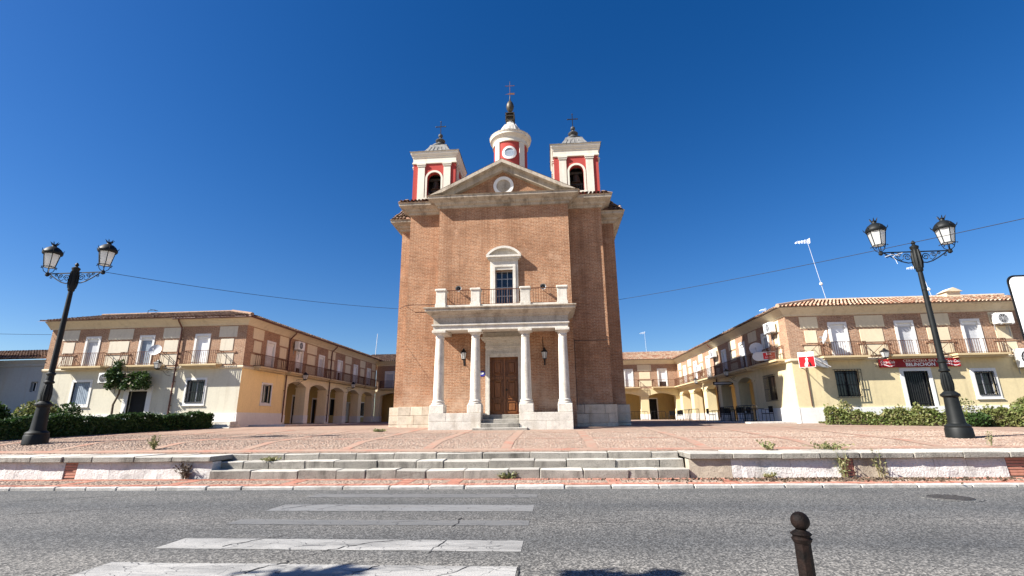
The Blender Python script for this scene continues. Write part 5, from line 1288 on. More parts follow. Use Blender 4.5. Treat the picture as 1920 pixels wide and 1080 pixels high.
# ================================================================== BOLLARD, TRAFFIC SIGN
bo = empty('bollard', (1.33, 3.01, .12), 0, 'rusty iron bollard with ball top standing at the near kerb', 'bollard')
m = MB(); m.lathe(1.33, 3.01, [(.065, .1), (.06, .2), (.043, .25), (.04, .84)], 8, ph=.3); m.build('post', 'bollard', bo)
m = MB(); m.lathe(1.33, 3.01, [(.04, .838), (.045, .845), (.052, .86), (.044, .868), (.044, .874), (.054, .884), (.044, .893), (.03, .9), (.026, .906)], 24); m.build('collar', 'bollard', bo, smooth=30)
m = MB(); m.ball((1.335, 3.01, .947), .0475, seg=24, rings=14); m.build('ball', 'bollard', bo, smooth=60)

SGY = 6.0
ts = empty('traffic_sign', (5.9, SGY, .12), 0, 'white panel sign with rounded dark border cut off by the right edge', 'sign')
def rrect(x0, x1, z0, z1, r, N=6):
    p = []
    for cx, cz, a0 in ((x1-r, z1-r, 0), (x0+r, z1-r, 90), (x0+r, z0+r, 180), (x1-r, z0+r, 270)):
        for k in range(N+1): a = rad(a0+90*k/N); p.append((cx+r*math.cos(a), cz+r*math.sin(a)))
    return p
sx0, sx1, sz0, sz1 = 5.46, 6.36, 1.9, 3.1
m = MB(); m.prism(rrect(sx0, sx1, sz0, sz1, .09), lambda p: (p[0], SGY, p[1]), lambda p: (p[0], SGY+.012, p[1])); m.build('rim', 'signblack', ts)
m = MB(); m.prism(rrect(sx0+.018, sx1-.018, sz0+.022, sz1-.022, .08), lambda p: (p[0], SGY-.004, p[1]), lambda p: (p[0], SGY, p[1])); m.build('face', 'signwhite', ts)
m = MB(); m.box(5.655, 5.9, SGY-.009, SGY-.005, 2.83, 2.85); m.box(5.66, 5.9, SGY-.009, SGY-.005, 2.77, 2.79); m.build('marking', 'signblack', ts)
m = MB(); m.tube((5.9, SGY+.06, -.1), (5.9, SGY+.06, 3.05), .03, seg=10); m.build('pole', 'grey', ts)

# ================================================================== PLANTS
def hedge(name, label, path, wdt, hgt, mat, leaf, dens, rag=.08, gaps=0.0, core='hedge'):
    """path [(x,y)] centre line"""
    r = empty(name, (path[0][0], path[0][1], pz(*path[0])), 0, label, 'hedge')
    m = MB(); P = [Vector(p) for p in path]
    for a, b in zip(P, P[1:]):
        d = (b-a).normalized(); nn = Vector((-d.y, d.x)); L = (b-a).length; N = max(2, int(L/.5))
        for k in range(N):
            p0 = a+d*L*k/N; p1 = a+d*L*(k+1)/N; hh = hgt-.06+random.uniform(-.05, .03); w_ = wdt/2-.1+random.uniform(-.03, .02)
            z0 = pz(p0.x, p0.y)-.1
            m.hexa([(p0-nn*w_).to_tuple()+(z0,), (p1-nn*w_).to_tuple()+(z0,), (p1+nn*w_).to_tuple()+(z0,), (p0+nn*w_).to_tuple()+(z0,),
                    (p0-nn*w_).to_tuple()+(z0+hh,), (p1-nn*w_).to_tuple()+(z0+hh,), (p1+nn*w_).to_tuple()+(z0+hh,), (p0+nn*w_).to_tuple()+(z0+hh,)])
    m.build('light_block_core', 'bark' if gaps else core, r)  # solid core added inside to stop light passing through the leaves
    m = MB()
    for a, b in zip(P, P[1:]):
        d = (b-a).normalized(); nn = Vector((-d.y, d.x)); L = (b-a).length
        for i in range(int(L*dens)):
            t = random.uniform(-.05, L+.05); q = a+d*t
            bulge = .07*math.sin(t*2.1+1)+.05*math.sin(t*5.3)+.04*math.sin(t*11)
            hh = hgt+bulge*1.2*(rag/.08)
            if gaps and math.sin(t*1.7+2)+.6*math.sin(t*4.1)+random.gauss(0, .5) < -1.1+gaps*.0 and random.random() < gaps: continue
            side = random.random()
            if side < .36: u = random.uniform(-1, 1)*wdt/2; z = hh-abs(random.gauss(0, rag))
            else: u = (wdt/2-abs(random.gauss(0, rag))+bulge*.5)*random.choice((-1, 1)); z = random.uniform(.02, hh)
            if random.random() < .05: z += random.uniform(0, rag*2)
            p = q+nn*u; m.leaf((p.x, p.y, pz(p.x, p.y)+z), leaf*random.uniform(.7, 1.3))
    m.build('foliage', mat, r, recalc=False); return r
hedge('hedge', 'clipped dark green hedge behind the left street lamp', [(-21.4, 15.5), (-20.6, 19.0), (-18.75, 25.9)], .8, .78, 'hedge', .075, 1500, .06)
hedge('hedge', 'ragged sunlit hedge with dry patches beside the right street lamp', [(13.55, 26.0), (16.5, 24.3), (19.6, 22.4), (22.5, 20.5)], .9, .64, 'hedge_dry', .08, 1700, .1, gaps=.4)
def bush(name, label, c, rx, rz, mat, n, leaf, cat='bush'):
    r = empty(name, c, 0, label, cat); m = MB()
    for i in range(n):
        v = Vector((random.gauss(0, 1), random.gauss(0, 1), random.gauss(0, 1))).normalized()*random.uniform(.55, 1.05)
        m.leaf((c[0]+v.x*rx, c[1]+v.y*rx, c[2]+rz+v.z*rz), leaf*random.uniform(.6, 1.3))
    m.build('foliage', mat, r, recalc=False); m = MB()
    for i in range(5): m.tube((c[0], c[1], c[2]-.1), (c[0]+random.uniform(-.5, .5)*rx, c[1]+random.uniform(-.5, .5)*rx, c[2]+rz*1.2), .03, .01, 5)
    m.build('stems', 'bark', r); return r
bush('shrub', 'rounded dark shrub above the hedge at the far left edge', (-25.6, 20.8, 1.0), .7, .78, 'hedge', 2600, .1)
bush('shrub', 'bright yellow-green shrub behind the left lamp post', (-25.0, 22.4, 1.05), .9, .8, 'hedge_dry', 2600, .1)
bush('shrub', 'pale thin shrub just right of the left lamp post', (-23.2, 22.2, 1.05), .55, .75, 'vine', 900, .09)
bush('shrub', 'rounded green shrub rising behind the right hedge near its end', (21.3, 23.8, 1.0), .8, .62, 'hedge_dry', 2600, .1)
bush('shrub', 'tall wispy shrub at the left end of the right hedge', (14.6, 26.2, 1.1), .35, .6, 'weed', 500, .08)
bush('shrub', 'wispy grass clump over the right hedge before the barred door', (18.6, 24.2, 1.0), .6, .65, 'weed', 600, .07)
bush('shrub', 'low bright green shrub at the foot of the right hedge', (17.9, 22.6, .95), .4, .32, 'vine', 800, .08)
# vine
vn = empty('climbing_vine', (-25.35, 26.85, 1.2), 0, 'leafy climbing vine with crooked trunk over the left house door', 'vine')
m = MB(); m.path([(-25.4, 26.75, 1.0), (-25.2, 26.7, 1.9), (-25.25, 26.72, 2.6), (-25.05, 26.75, 3.2), (-24.9, 26.6, 3.7), (-24.6, 26.5, 4.2)], [.07, .06, .055, .05, .045, .03], 7)
for k in range(10): m.path([(-24.9, 26.6, 3.7), (-24.9+random.uniform(-1, 1.3), 26.45, 4.1), (-24.9+random.uniform(-1.3, 1.9), 26.35, random.uniform(3.7, 4.8))], [.025, .018, .008], 4)
m.build('trunk', 'bark', vn)
m = MB()
vb = [(-25.2, 4.65), (-25.05, 4.85), (-25.35, 4.35), (-25.45, 4.0), (-25.55, 3.7), (-25.15, 4.0), (-24.9, 4.2), (-24.85, 3.7), (-24.55, 4.1), (-24.45, 3.6), (-24.25, 3.95), (-24.0, 4.25), (-23.85, 3.8), (-23.6, 4.25), (-23.5, 3.9), (-23.3, 4.1), (-23.3, 3.7), (-23.75, 3.55)]
for (cx, cz) in vb:
    rx, rz = random.uniform(.18, .32), random.uniform(.16, .3); cy = random.uniform(26.3, 26.65)
    for i in range(int(900*rx*rz*2.4)):
        v = Vector((random.gauss(0, 1), random.gauss(0, 1), random.gauss(0, 1))).normalized()*random.uniform(.3, 1.2)
        m.leaf((cx+v.x*rx, cy+v.y*.25, cz+v.z*rz), random.uniform(.08, .15), 1.25)
m.build('foliage', 'vine', vn, recalc=False)
def weed(label, c, h, n, mat='weed', spread=.25, leaf=.035):
    r = empty('weed', c, 0, label, 'weed'); m = MB(); l = MB()
    for i in range(n):
        a = random.uniform(0, 6.28); s_ = random.uniform(.1, 1)*spread; hh = h*random.uniform(.4, 1); x1, y1 = c[0]+s_*math.cos(a), c[1]+s_*.6*math.sin(a)
        x0, y0 = c[0]+s_*.4*math.cos(a+1), c[1]+.1*s_*math.sin(a)
        pts = [(x0+(x1-x0)*t**1.6, y0+(y1-y0)*t, c[2]+hh*t) for t in (0, .35, .7, 1)]
        m.path(pts, [.006, .005, .004, .002], 4, False)
        for k in range(7):
            t = random.uniform(.2, 1); l.leaf((x0+(x1-x0)*t**1.6+random.gauss(0, .02), y0+(y1-y0)*t+random.gauss(0, .02), c[2]+hh*t), leaf*random.uniform(.6, 1.4), 2.2)
    m.build('stalks', mat, r, recalc=False); l.build('leaves', mat, r, recalc=False); return r
weed('dry grassy weed on the plaza paving right of the left lamp', (-12.3, 14.75, pz(-12.3, 14.75)), .45, 26)
weed('dry brown stalks in front of the left edge wall by the steps', (-9.75, 12.92, .07), .5, 26, 'bark', .35)
weed('green weeds growing before the brick pier of the right edge wall', (6.95, 12.92, .07), .75, 14, 'weed', .26, .032)
weed('tall green weed before the bare slab of the right edge wall', (7.75, 12.92, .07), .8, 9, 'weed', .2, .03)
weed('low green weeds along the coping right of the brick pier', (7.2, 13.9, .64), .22, 30, 'weed', .7, .04)
weed('low dry weed on the plaza near the coping right of the steps', (5.7, 14.0, .66), .25, 16, 'weed', .3, .04)
weed('thin dry stalk in front of the right lamp base', (11.6, 14.5, .7), .5, 6, 'weed', .2, .03)
weed('small green weed in a broken joint of the lowest step', (-1.2, 12.93, .07), .16, 26, 'weed', .35, .05)
weed('mossy weed on the middle step near its left end', (-7.8, 13.55, .48), .1, 30, 'weed', .4, .04)
weed('small flat weed on the plaza left of the church porch', (-7.6, 21.5, pz(-7.6, 21.5)), .12, 30, 'weed', .5, .05)
weed('little dry weed under the right edge wall near the steps', (5.2, 12.95, .07), .13, 18, 'weed', .2, .04)
# leaf litter along the right pavement
m = MB()
for i in range(1500):
    x_ = random.gauss(6.5, 2.2); y_ = 12.75-abs(random.gauss(0, .28)); m.leaf((x_, y_, .09), random.uniform(.02, .06), 1.8)
tag(m.build('leaf_litter', 'bark', sw, recalc=False), kind='stuff')
# trees outside the frame (their shade falls into it) and one beyond the roofs
def tree(label, base, h, blobs, n, leaf, mat='tree'):
    r = empty('tree', base, 0, label, 'tree'); m = MB(); b = Vector(base)
    m.path([b+Vector((0, 0, -.2)), b+Vector((.05, .05, h*.3)), b+Vector((-.05, .1, h*.6))], [.22, .17, .1], 9)
    for (dx, dy, z, rx, rz) in blobs: m.path([b+Vector((0, .05, h*.42)), b+Vector((dx*.5, dy*.5, (h*.45+z)/2)), b+Vector((dx, dy, z))], [.09, .06, .02], 6)
    m.build('trunk', 'bark', r); l = MB()
    tot = sum(q[3]**2*q[4] for q in blobs)
    for (dx, dy, z, rx, rz) in blobs:
        for i in range(int(n*rx*rx*rz/tot)):
            v = Vector((random.gauss(0, 1), random.gauss(0, 1), random.gauss(0, 1))).normalized()*random.uniform(.25, 1.1)
            l.leaf((b.x+dx+v.x*rx, b.y+dy+v.y*rx, b.z+z+v.z*rz), leaf*random.uniform(.6, 1.3))
    l.build('crown', mat, r, recalc=False); return r
tree('leafy street tree standing outside the left edge, shading the low white house', (-37.6, 25.3, .95), 8.5, [(0, 0, 6.2, 1.8, 1.6), (2.0, .1, 5.4, 1.5, 1.4), (3.0, .2, 4.4, 1.1, 1.2), (-1.8, 0, 5.6, 1.6, 1.5), (-3.2, 0, 6.0, 1.5, 1.5), (.8, 0, 7.6, 1.4, 1.1), (-1.2, 0, 7.8, 1.4, 1.1), (.2, 0, 4.2, 1.5, 1.0), (-2, 0, 4, 1.4, 1.0), (1.8, 0, 3.8, 1.2, .9)], 34000, .27)
tree('taller leafy tree outside the left edge, shading the left house front', (-39.0, 23.4, .95), 10.5, [(0, 0, 7.4, 1.7, 1.5), (1.0, .3, 6.6, 1.2, 1.0), (-1.6, 0, 6.4, 1.6, 1.3), (-.4, 0, 8.9, 1.2, 1.0), (-3.0, -.3, 7.4, 1.6, 1.4), (-1.2, 0, 5.2, 1.4, 1.1)], 19000, .27)
tree('green treetop showing over the roof of the right house', (22.5, 62, 1), 11.2, [(0, 0, 9.9, 1.0, 1.0), (1.2, .5, 9.9, 1.0, .9), (-1.0, 0, 9.2, 1.0, .9), (2.6, 0, 10.0, .9, .8)], 2600, .3)
# street trees beside the camera: only their shade is in the picture
def lampshade_tree(label, tips, base):
    r = empty('tree', base, 0, label, 'tree'); m = MB(); l = MB(); b = Vector(base)
    top = Vector((base[0], base[1], 5.2)); m.path([b, (b+top)/2+Vector((.1, 0, 0)), top], [.14, .11, .07], 8)
    for (sx, sy, rr_) in tips:
        hgt_ = 6.0; k = hgt_/2.1; p = Vector((sx-2.4*k, sy-1*k, hgt_))
        m.path([top, (top+p)/2+Vector((0, 0, .3)), p], [.03, .015, .006], 5)
        for i in range(24):
            v = Vector((random.gauss(0, .6)*rr_*1.8, random.gauss(0, .55)*rr_, random.gauss(0, .4)*rr_)); l.leaf(p+v, random.uniform(.09, .2), 2.2)
    m.build('trunk', 'bark', r); l.build('crown', 'tree', r, recalc=False)
lampshade_tree('slim street tree left of the camera, outside the frame', [(-2.75, 5.28, .2), (-2.2, 5.5, .12), (-2.5, 5.2, .2), (.22, 5.45, .09), (.42, 5.42, .13), (1.0, 5.42, .1)], (-7.9, 1.9, .1))

# ================================================================== FITTINGS ON THE HOUSES
def ac_unit(F, u, z, label, w_=.85, h_=.58, d_=.32):
    r = empty('air_conditioner', F(u, 0, z), 0, label, 'air conditioner', 'air conditioning units on the house fronts')
    m = MB(); m.cbox(u-w_/2, u+w_/2, .12, .12+d_, z-h_/2, z+h_/2, c=.02, F=F); m.build('case', 'plastic', r)
    m = MB(); disc(m, F, u-w_*.14, z, h_*.4, .124+d_, 22); m.build('fan_opening', 'signblack', r)
    m = MB()
    for k in range(1, 5): ring(m, F, u-w_*.14, z, h_*.4*k/4-.008, h_*.4*k/4, .125+d_, .135+d_, 20)
    for k in range(4): a = math.pi*k/4; m.tube(F(u-w_*.14-h_*.4*math.cos(a), .13+d_, z-h_*.4*math.sin(a)), F(u-w_*.14+h_*.4*math.cos(a), .13+d_, z+h_*.4*math.sin(a)), .006, seg=4)
    m.build('fan_guard', 'greyblind', r)
    m = MB()
    for s in (-1, 1): m.fbox(F, u+s*w_*.33-.02, u+s*w_*.33+.02, 0, .5, z-h_/2-.05, z-h_/2-.002); m.fbox(F, u+s*w_*.33-.015, u+s*w_*.33+.015, 0, .03, z-h_/2-.3, z-h_/2-.05)
    m.path([F(u+w_*.4, .1, z-h_/2), F(u+w_*.45, .04, z-h_/2-.25), F(u+w_*.45, .03, z-h_/2-.6)], .02, 5); m.build('bracket', 'grey', r)
ac_unit(FLf, -25.95, 4.12, 'white air conditioner half hidden by the vine on the left house')
ac_unit(FLw, 32.7, 6.68, 'white air conditioner under the eaves of the left house\'s arcaded side')
ac_unit(FRf, 24.1, 6.42, 'white air conditioner under the eaves at the right end of the bar house')
ac_unit(FRf, 24.75, 4.3, 'large white air conditioner at the right edge below balcony level', .95, .95, .4)
ac_unit(FRw, 29.0, 6.5, 'white air conditioner beside the corner of the bar house under the eaves')
ac_unit(FRw, 39.4, 6.35, 'white air conditioner high on the sunlit arcaded side of the right house')
ac_unit(FRw, 43.7, 5.6, 'white air conditioner lower down on the sunlit arcaded side of the right house')
def dish(c, r_, aim, label, F, u, z):
    r = empty('satellite_dish', c, 0, label, 'satellite dish'); A = Vector(aim).normalized(); B = A.orthogonal().normalized(); Cc = A.cross(B); c = Vector(c)
    m = MB(); N = 24; rings = []
    for k in range(6):
        q = r_*k/5; rings.append([c+A*(.28*q*q/r_)+B*(q*math.cos(2*math.pi*i/N))+Cc*(q*math.sin(2*math.pi*i/N)) for i in range(N)])
    for k in range(5):
        for i in range(N): m.quad(rings[k][i], rings[k][(i+1) % N], rings[k+1][(i+1) % N], rings[k+1][i])
    m.build('reflector', 'greyblind', r, smooth=60, recalc=False)
    m = MB(); f = c+A*r_*.95+Vector((0, 0, -r_*.2)); m.tube(c+Vector((0, 0, -r_*.95)), f, .012, seg=5); m.tube(f, f-A*.12, .035, seg=8); m.tube(c-A*.02, F(u, 0, z), .02, seg=6); m.build('feed_arm', 'grey', r)
dish((-22.9, 26.35, 5.62), .34, (.25, -1, .4), 'round satellite dish on the left house front beside the middle balcony', FLf, -22.9, 5.4)
dish((14.85, 27.05, 5.6), .38, (-1, .22, .3), 'white satellite dish seen edge-on beside the first balcony of the bar house', FRf, 14.75, 5.4)
dish((12.4, 30.2, 5.45), .38, (-.6, -1, .45), 'grey satellite dish on the shaded side balcony of the bar house', FRw, 30.4, 5.3)
def bracket_lamp(F, u, z, label, out=.65, side=0):
    r = empty('wall_lantern', F(u, 0, z), 0, label, 'wall lamp'); cu, cn = u+side, out
    m = MB(); m.path([F(u, 0, z), F(u+side*.4, out*.4, z+.06), F(cu, cn, z)], .015, 5); m.path([F(u, 0, z-.35), F(u+side*.3, out*.3, z-.3), F(u+side*.55, out*.6, z-.08), F(cu, cn, z)], .012, 5)
    sp = [F(u+side*.25+.0, out*.3+.1*(1-k/16)*math.cos(k*.6), z-.12+.1*(1-k/16)*math.sin(k*.6)) for k in range(16)]; m.path(sp, .009, 4); m.build('bracket', 'iron', r)
    x, y, zz = F(cu, cn, z); m = MB(); m.lathe(x, y, [(.001, zz+.06), (.12, zz+.07), (.2, zz+.34), (.001, zz+.35)], 4, ph=math.pi/4); m.build('glass_body', 'milk', r)
    m = MB(); m.lathe(x, y, [(.23, zz+.352), (.21, zz+.39), (.08, zz+.48), (.03, zz+.55)], 4, ph=math.pi/4)
    for k in range(4): a = math.pi/2*k+math.pi/4; m.tube((x+.125*math.cos(a), y+.125*math.sin(a), zz+.05), (x+.205*math.cos(a), y+.205*math.sin(a), zz+.35), .011, seg=4)
    m.lathe(x, y, [(.03, zz-.02), (.14, zz+.04), (.14, zz+.062)], 4, ph=math.pi/4); m.build('cap', 'iron', r)
bracket_lamp(FLf, -22.25, 4.55, 'wall lantern on scrolled bracket under the dish of the left house', .5, -.5)
bracket_lamp(FLw, 33.2, 4.35, 'wall lantern on the first arcade pier of the left house')
bracket_lamp(FLw, 41.7, 4.3, 'wall lantern far down the left house\'s arcade')
bracket_lamp(FRf, 17.35, 4.4, 'wall lantern on scrolled bracket left of the maroon bar banner', .5, .3)
bracket_lamp(FRw, 35.9, 4.3, 'wall lantern on the shaded arcade pier of the right house')
bracket_lamp(FRw, 43.4, 4.3, 'wall lantern on the sunlit arcade pier of the right house')
# signs
bn = empty('bar_banner', (19.6, YR, 4.15), 0, 'long maroon bar banner with white lettering over the barred door', 'banner')
m = MB(); m.fbox(FRf, 17.5, 21.55, .07, .13, 3.96, 4.4); m.build('board', 'maroon', bn)
for a_, b_ in ((17.5, 18.32), (20.8, 21.55)): m = MB(); m.fbox(FRf, a_, b_, .131, .134, 3.97, 4.39); m.build('red_end', 'shaded_sign_red', bn)
textmesh('lettering', 'CERVECERIA BAR', .2, FRf, 19.55, 4.285, .136, 'signwhite', bn, sx=1.08)
textmesh('lettering', 'BELINCHON', .24, FRf, 19.55, 4.085, .136, 'signwhite', bn, bold=.006, sx=1.1)
for cu, wv in ((17.91, 1), (21.18, 1)):
    textmesh('script_lettering', 'Coca-Cola', .2, FRf, cu, 4.24, .137, 'signwhite', bn, shear=.35, sx=.86, bold=.002)
    m = MB(); n = 14
    for k in range(n):
        t0, t1 = k/n, (k+1)/n; f_ = lambda t: 4.07+.045*math.sin(t*6.28+.5); wd_ = lambda t: .006+.016*math.sin(t*math.pi)
        a, b = cu-.36+.72*t0, cu-.36+.72*t1; m.quad(FRf(a, .137, f_(t0)-wd_(t0)), FRf(b, .137, f_(t1)-wd_(t1)), FRf(b, .137, f_(t1)+wd_(t1)), FRf(a, .137, f_(t0)+wd_(t0)))
    m.build('swoosh', 'signwhite', bn)
# projecting red and white box sign at the corner
bs = empty('box_sign', (13.95, 27.0, 4.4), 0, 'red and white square box sign projecting at the corner of the bar house', 'sign')
ca, sa = math.cos(.45), math.sin(.45)
FB = lambda u, n, z: (13.42+u*ca+n*sa*-1, 26.7-n*ca-u*sa, z)
m = MB(); m.fbox(FB, -.37, .37, -.2, 0, 3.98, 4.78); m.build('box', 'plastic', bs)
m = MB(); m.fbox(FB, -.35, .35, .001, .004, 4.0, 4.54); m.build('red_face', 'signred', bs)
m = MB(); m.fbox(FB, -.35, .35, .001, .003, 4.545, 4.76); m.build('white_band', 'signwhite', bs)
textmesh('lettering', 'BAR', .14, FB, .02, 4.65, .006, 'greyblind', bs, sx=1.3)
m = MB()
m.prism([(-.12, 4.04), (.0, 4.02), (.06, 4.2), (.03, 4.3), (.08, 4.4), (.02, 4.5), (-.05, 4.44), (-.03, 4.3), (-.1, 4.18)], lambda p: FB(p[0], .005, p[1]), lambda p: FB(p[0], .009, p[1])); m.build('white_figure', 'signwhite', bs)
m = MB(); m.prism([(.1, 4.04), (.26, 4.03), (.2, 4.1), (.16, 4.24), (.12, 4.3), (.09, 4.2)], lambda p: FB(p[0], .005, p[1]), lambda p: FB(p[0], .009, p[1])); m.build('black_figure', 'signblack', bs)
m = MB(); m.tube(FB(-.2, -.1, 4.8), (13.9, YR, 5.0), .015, seg=5); m.tube(FB(.2, -.1, 4.78), (14.4, YR, 5.0), .015, seg=5); m.tube(FB(-.3, -.1, 3.98), (13.7, YR, 3.95), .02, seg=5); m.tube(FB(.3, -.1, 4.4), (14.3, YR, 4.4), .02, seg=5); m.build('bracket', 'iron', bs)
# folded awning case beside it
aw = empty('awning_case', (14.5, 27.3, 4.3), 0, 'grey folded awning case sloping under the first balcony of the bar house', 'awning')
m = MB(); m.prism([(14.05, 4.55), (14.15, 4.1), (14.75, 3.98), (14.72, 4.5)], lambda p: FRf(p[0], .02, p[1]), lambda p: FRf(p[0], .38, p[1])); m.build('case', 'grey', aw)
m = MB(); m.tube(FRf(14.1, .4, 4.48), FRf(14.85, .42, 4.02), .025, seg=6); m.build('arm', 'aluminium', aw)
# oval bar sign on the side
ov = empty('oval_sign', (12.5, 29.6, 4.95), 0, 'oval grey sign with red bar panel on the shaded side balcony', 'sign')
cs_, sn_ = math.cos(-.5), math.sin(-.5)
FO = lambda u, n, z: (12.45+u*cs_*1+n*sn_, 29.4+u*sn_*1-n*cs_, z)
m = MB(); N = 24; m.prism([(-.35+.28*math.cos(math.pi/2+math.pi*k/12), 4.93+.25*math.sin(math.pi/2+math.pi*k/12)) for k in range(13)] + [(.62, 4.68), (.62, 5.18)], lambda p: FO(p[0], 0, p[1]), lambda p: FO(p[0], -.16, p[1])); m.build('box', 'greyblind', ov)
m = MB(); m.fbox(FO, -.05, .56, .002, .006, 4.75, 5.11); m.build('red_panel', 'signred', ov)
textmesh('lettering', 'BAR', .15, FO, .25, 5.02, .008, 'signwhite', ov, bold=.004); textmesh('lettering', 'Belinchon', .1, FO, .25, 4.85, .008, 'signwhite', ov)
m = MB(); m.tube(FO(.3, -.1, 4.75), (XR-.02, 29.6, 4.75), .02, seg=6); m.build('bracket', 'iron', ov)
# hanging sign in arcade
hg = empty('hanging_sign', (12.95, 37.6, 3.95), 0, 'dark narrow hanging sign in the second arch of the right arcade', 'sign')
m = MB(); m.box(12.0, 13.4, 37.6, 37.68, 3.82, 4.05); m.build('board', 'signblack', hg); m = MB(); m.box(12.08, 13.32, 37.592, 37.599, 3.87, 4.0); m.build('light_strip', 'greyblind', hg)
m = MB(); m.tube((12.3, 37.64, 4.05), (12.3, 37.64, 4.42), .012, seg=5); m.tube((13.1, 37.64, 4.05), (13.1, 37.64, 4.42), .012, seg=5); m.build('hanger', 'iron', hg)
# TV aerials
def aerial(base, top, label, kind=0):
    r = empty('tv_aerial', base, 0, label, 'aerial'); b, t = Vector(base), Vector(top); m = MB(); m.tube(b, t, .013, .011, 6); m.build('mast', 'aluminium', r)
    m = MB(); L = .9 if kind == 0 else .6; bx = t+Vector((-L*.9, -.1, -.12)); ex = t+Vector((.12, 0, 0)); m.tube(bx, ex, .012, seg=5)
    for k in range(9):
        p = bx+(ex-bx)*k/9; hl = .1+.018*k; m.tube(p+Vector((0, -hl, .03*math.sin(k))), p+Vector((0, hl, 0)), .007, seg=4); m.tube(p+Vector((-.02, 0, -hl*.6)), p+Vector((.02, 0, hl*.6)), .006, seg=4)
    m.prism([(-.01, -.16), (.01, -.16), (.03, .18), (.01, .18)], lambda p: (ex.x+p[0], ex.y-.1, ex.z+p[1]), lambda p: (ex.x+p[0], ex.y+.1, ex.z+p[1])) if kind == 0 else None
    m.build('yagi_head', 'aluminium', r)
    if kind == 0: m = MB(); m.ball((b+(t-b)*.32), .1, seg=10, rings=6); m.build('amplifier', 'plastic', r)
aerial((17.6, 31.3, 8.3), (17.05, 31.3, 12.6), 'tall TV aerial on the roof corner of the bar house')
aerial((23.9, 31.3, 8.4), (23.55, 31.3, 10.6), 'TV aerial just left of the chimney behind the right lamp post')
aerial((10.9, 56, 8.6), (10.85, 56, 11.0), 'distant TV aerial on the clay roof behind the church, right one of the pair', 1)
aerial((7.4, 56, 8.6), (7.35, 56, 10.5), 'distant TV aerial on the clay roof close to the church wall', 1)
aerial((20.5, 46, 8.2), (20.2, 46, 11.2), 'distant TV aerial above the arcaded side roof of the right house', 1)
m = MB(); m.tube((-17.4, 47, 7.9), (-17.3, 47, 10.0), .025, seg=6); tag(m.build('roof_mast', 'aluminium'), 'thin bare mast on the left house roof near the church', 'mast')
m = MB(); m.path([(-27.6, 30.5, 8.7), (-27.6, 30.5, 9.05), (-27.2, 30.5, 9.1), (-26.9, 30.5, 9.02)], .02, 5); m.path([(-27.3, 30.3, 9.1), (-27.3, 30.8, 9.1)], .015, 5); tag(m.build('roof_bracket', 'iron'), 'small bent iron bracket on the ridge of the left house', 'bracket')
# overhead cables
def cable(a, b, sag, label, r_=.01):
    a, b = Vector(a), Vector(b); m = MB(); m.path([a+(b-a)*(k/24)-Vector((0, 0, sag*4*(k/24)*(1-k/24))) for k in range(25)], r_, 5)
    tag(m.build('overhead_cable', 'cable'), label, 'cable')
cable((-16.45, 15.95, 6.98), (-8.62, 26.38, 7.7), .18, 'overhead cable from the left street lamp to the church flank')
cable((3.88, 26.38, 7.85), (13.2, 12.9, 6.6), .12, 'overhead cable from the church flank past the right street lamp')
cable((-30.45, 26.95, 6.85), (-38, 17, 6.4), .25, 'overhead cable leaving the left house to the left edge')
m = MB(); m.path([(-8.5, 26.37, 7.7), (-7.75, 25.25, 7.62), (-6.0, 25.24, 7.6), (-5.97, 24.66, 7.6)], .014, 5); m.path([(1.25, 25.24, 5.45), (3.05, 25.24, 5.45)], .018, 5); m.path([(1.23, 24.67, 5.5), (1.26, 24.67, 1.9)], .012, 5)
tag(m.build('facade_cable', 'cable', ch)) 
# ================================================================== CAFE TERRACE
zt = ZR['z0']+.125
def chair(x, y, rz, label):
    r = bpy.data.objects.new('cafe_chair', None); COL.objects.link(r); r.location = (x, y, zt); r.rotation_euler = (0, 0, rz); ORG[r] = Vector((0, 0, 0)); tag(r, label, 'chair', 'dark chairs on the bar terrace')
    m = MB(); m.cbox(-.24, .24, -.23, .23, .42, .46, c=.01); m.build('seat', 'signblack', r)
    m = MB(); m.cbox(-.24, .24, .21, .245, .5, .86, c=.01); m.build('backrest', 'signblack', r)
    for sx in (-.23, .23):
        for sy in (-.21, .23): m = MB(); m.tube((sx, sy, 0), (sx, sy*.98, .66 if sy < 0 else .86), .016, seg=6); m.build('leg', 'iron', r)
        m = MB(); m.box(sx-.025, sx+.025, -.24, .24, .655, .68); m.build('armrest', 'signblack', r)
def table(x, y, label):
    r = empty('cafe_table', (x, y, zt), 0, label, 'table', 'dark tables on the bar terrace')
    m = MB(); m.cbox(x-.36, x+.36, y-.36, y+.36, zt+.71, zt+.74, c=.008); m.build('table_top', 'signblack', r)
    m = MB(); m.tube((x, y, zt+.02), (x, y, zt+.71), .03, seg=8); m.build('column_leg', 'iron', r); m = MB(); m.box(x-.28, x+.28, y-.03, y+.03, zt, zt+.03); m.box(x-.03, x+.03, y-.28, y+.28, zt, zt+.028); m.build('foot', 'iron', r)
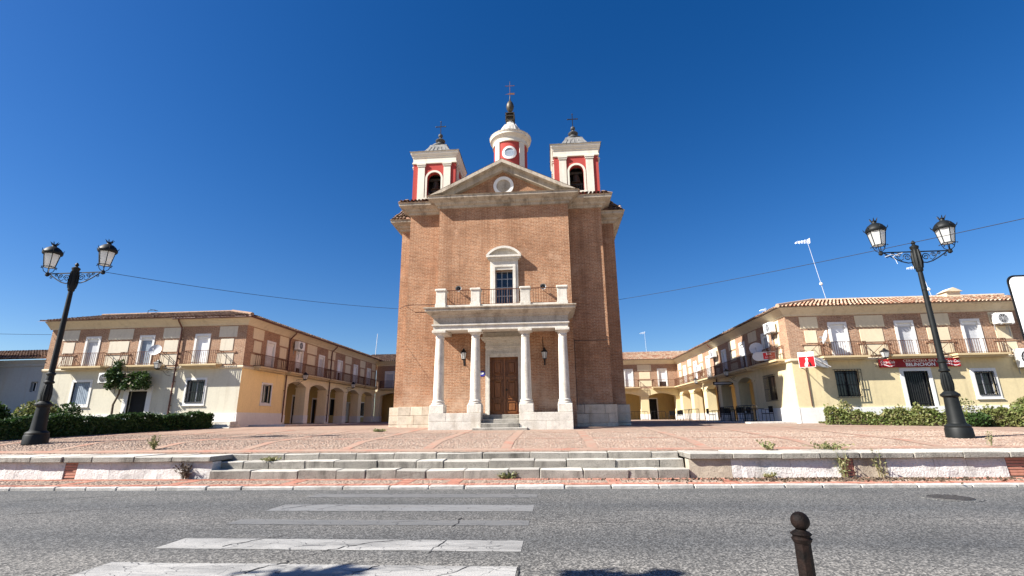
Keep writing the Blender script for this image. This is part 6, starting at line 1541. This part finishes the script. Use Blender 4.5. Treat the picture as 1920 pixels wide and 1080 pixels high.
def barrier(x, y, rz, w_, label):
    r = bpy.data.objects.new('metal_barrier', None); COL.objects.link(r); r.location = (x, y, zt); r.rotation_euler = (0, 0, rz); ORG[r] = Vector((0, 0, 0)); tag(r, label, 'barrier', 'dark metal barriers along the terrace edge')
    m = MB(); h = w_/2; m.path([(-h, 0, 0), (-h, 0, .78), (-h+.05, 0, .86), (-h+.12, 0, .88), (h-.12, 0, .88), (h-.05, 0, .86), (h, 0, .78), (h, 0, 0)], .022, 6); m.build('frame', 'iron', r)
    m = MB(); m.tube((-h, 0, .15), (h, 0, .15), .014, seg=5); n = int(w_/.28)
    for k in range(1, n): m.tube((-h+w_*k/n, 0, .15), (-h+w_*k/n, 0, .87), .012, seg=5)
    m.build('bars', 'iron', r)
table(11.75, 33.3, 'dark cafe table in front of the first arch of the right arcade'); table(12.0, 30.6, 'dark cafe table nearest to the caged side window'); table(11.7, 36.4, 'dark cafe table farther along before the second arch')
for x_, y_, a_, t_ in ((11.15, 33.1, 1.6, 'dark cafe chair left of the first-arch table'), (12.3, 33.0, -1.4, 'dark cafe chair right of the first-arch table'), (11.8, 32.6, 3.1, 'dark cafe chair in front of the first-arch table'), (11.45, 30.2, 1.3, 'dark cafe chair left of the table by the caged window'), (12.5, 30.2, -1.5, 'dark cafe chair between table and caged window wall'), (11.15, 36.2, 1.6, 'dark armchair at the left end of the dark furniture group'), (12.1, 35.9, 2.9, 'dark cafe chair before the second-arch table'), (10.75, 43.2, 3.0, 'dark chair standing alone before the sunlit piers, right of two'), (10.6, 45.6, 3.2, 'dark chair standing alone before the back arcade, left of two')): chair(x_, y_, a_, t_)
barrier(8.3, 49.3, 0, 1.9, 'dark barrier beside the church corner before the back house pier'); barrier(10.2, 49.2, .05, 1.4, 'dark barrier before the back house door')
barrier(10.85, 42.0, -1.45, 2.2, 'dark barrier in front of the sunlit arcade piers'); barrier(10.8, 39.2, -1.5, 2.2, 'dark barrier where the sunlit arcade turns to shade')
barrier(11.0, 29.3, -1.35, 2.0, 'dark barrier nearest the house corner in the shade'); barrier(10.85, 32.0, -1.5, 2.0, 'dark barrier in front of the cafe tables')
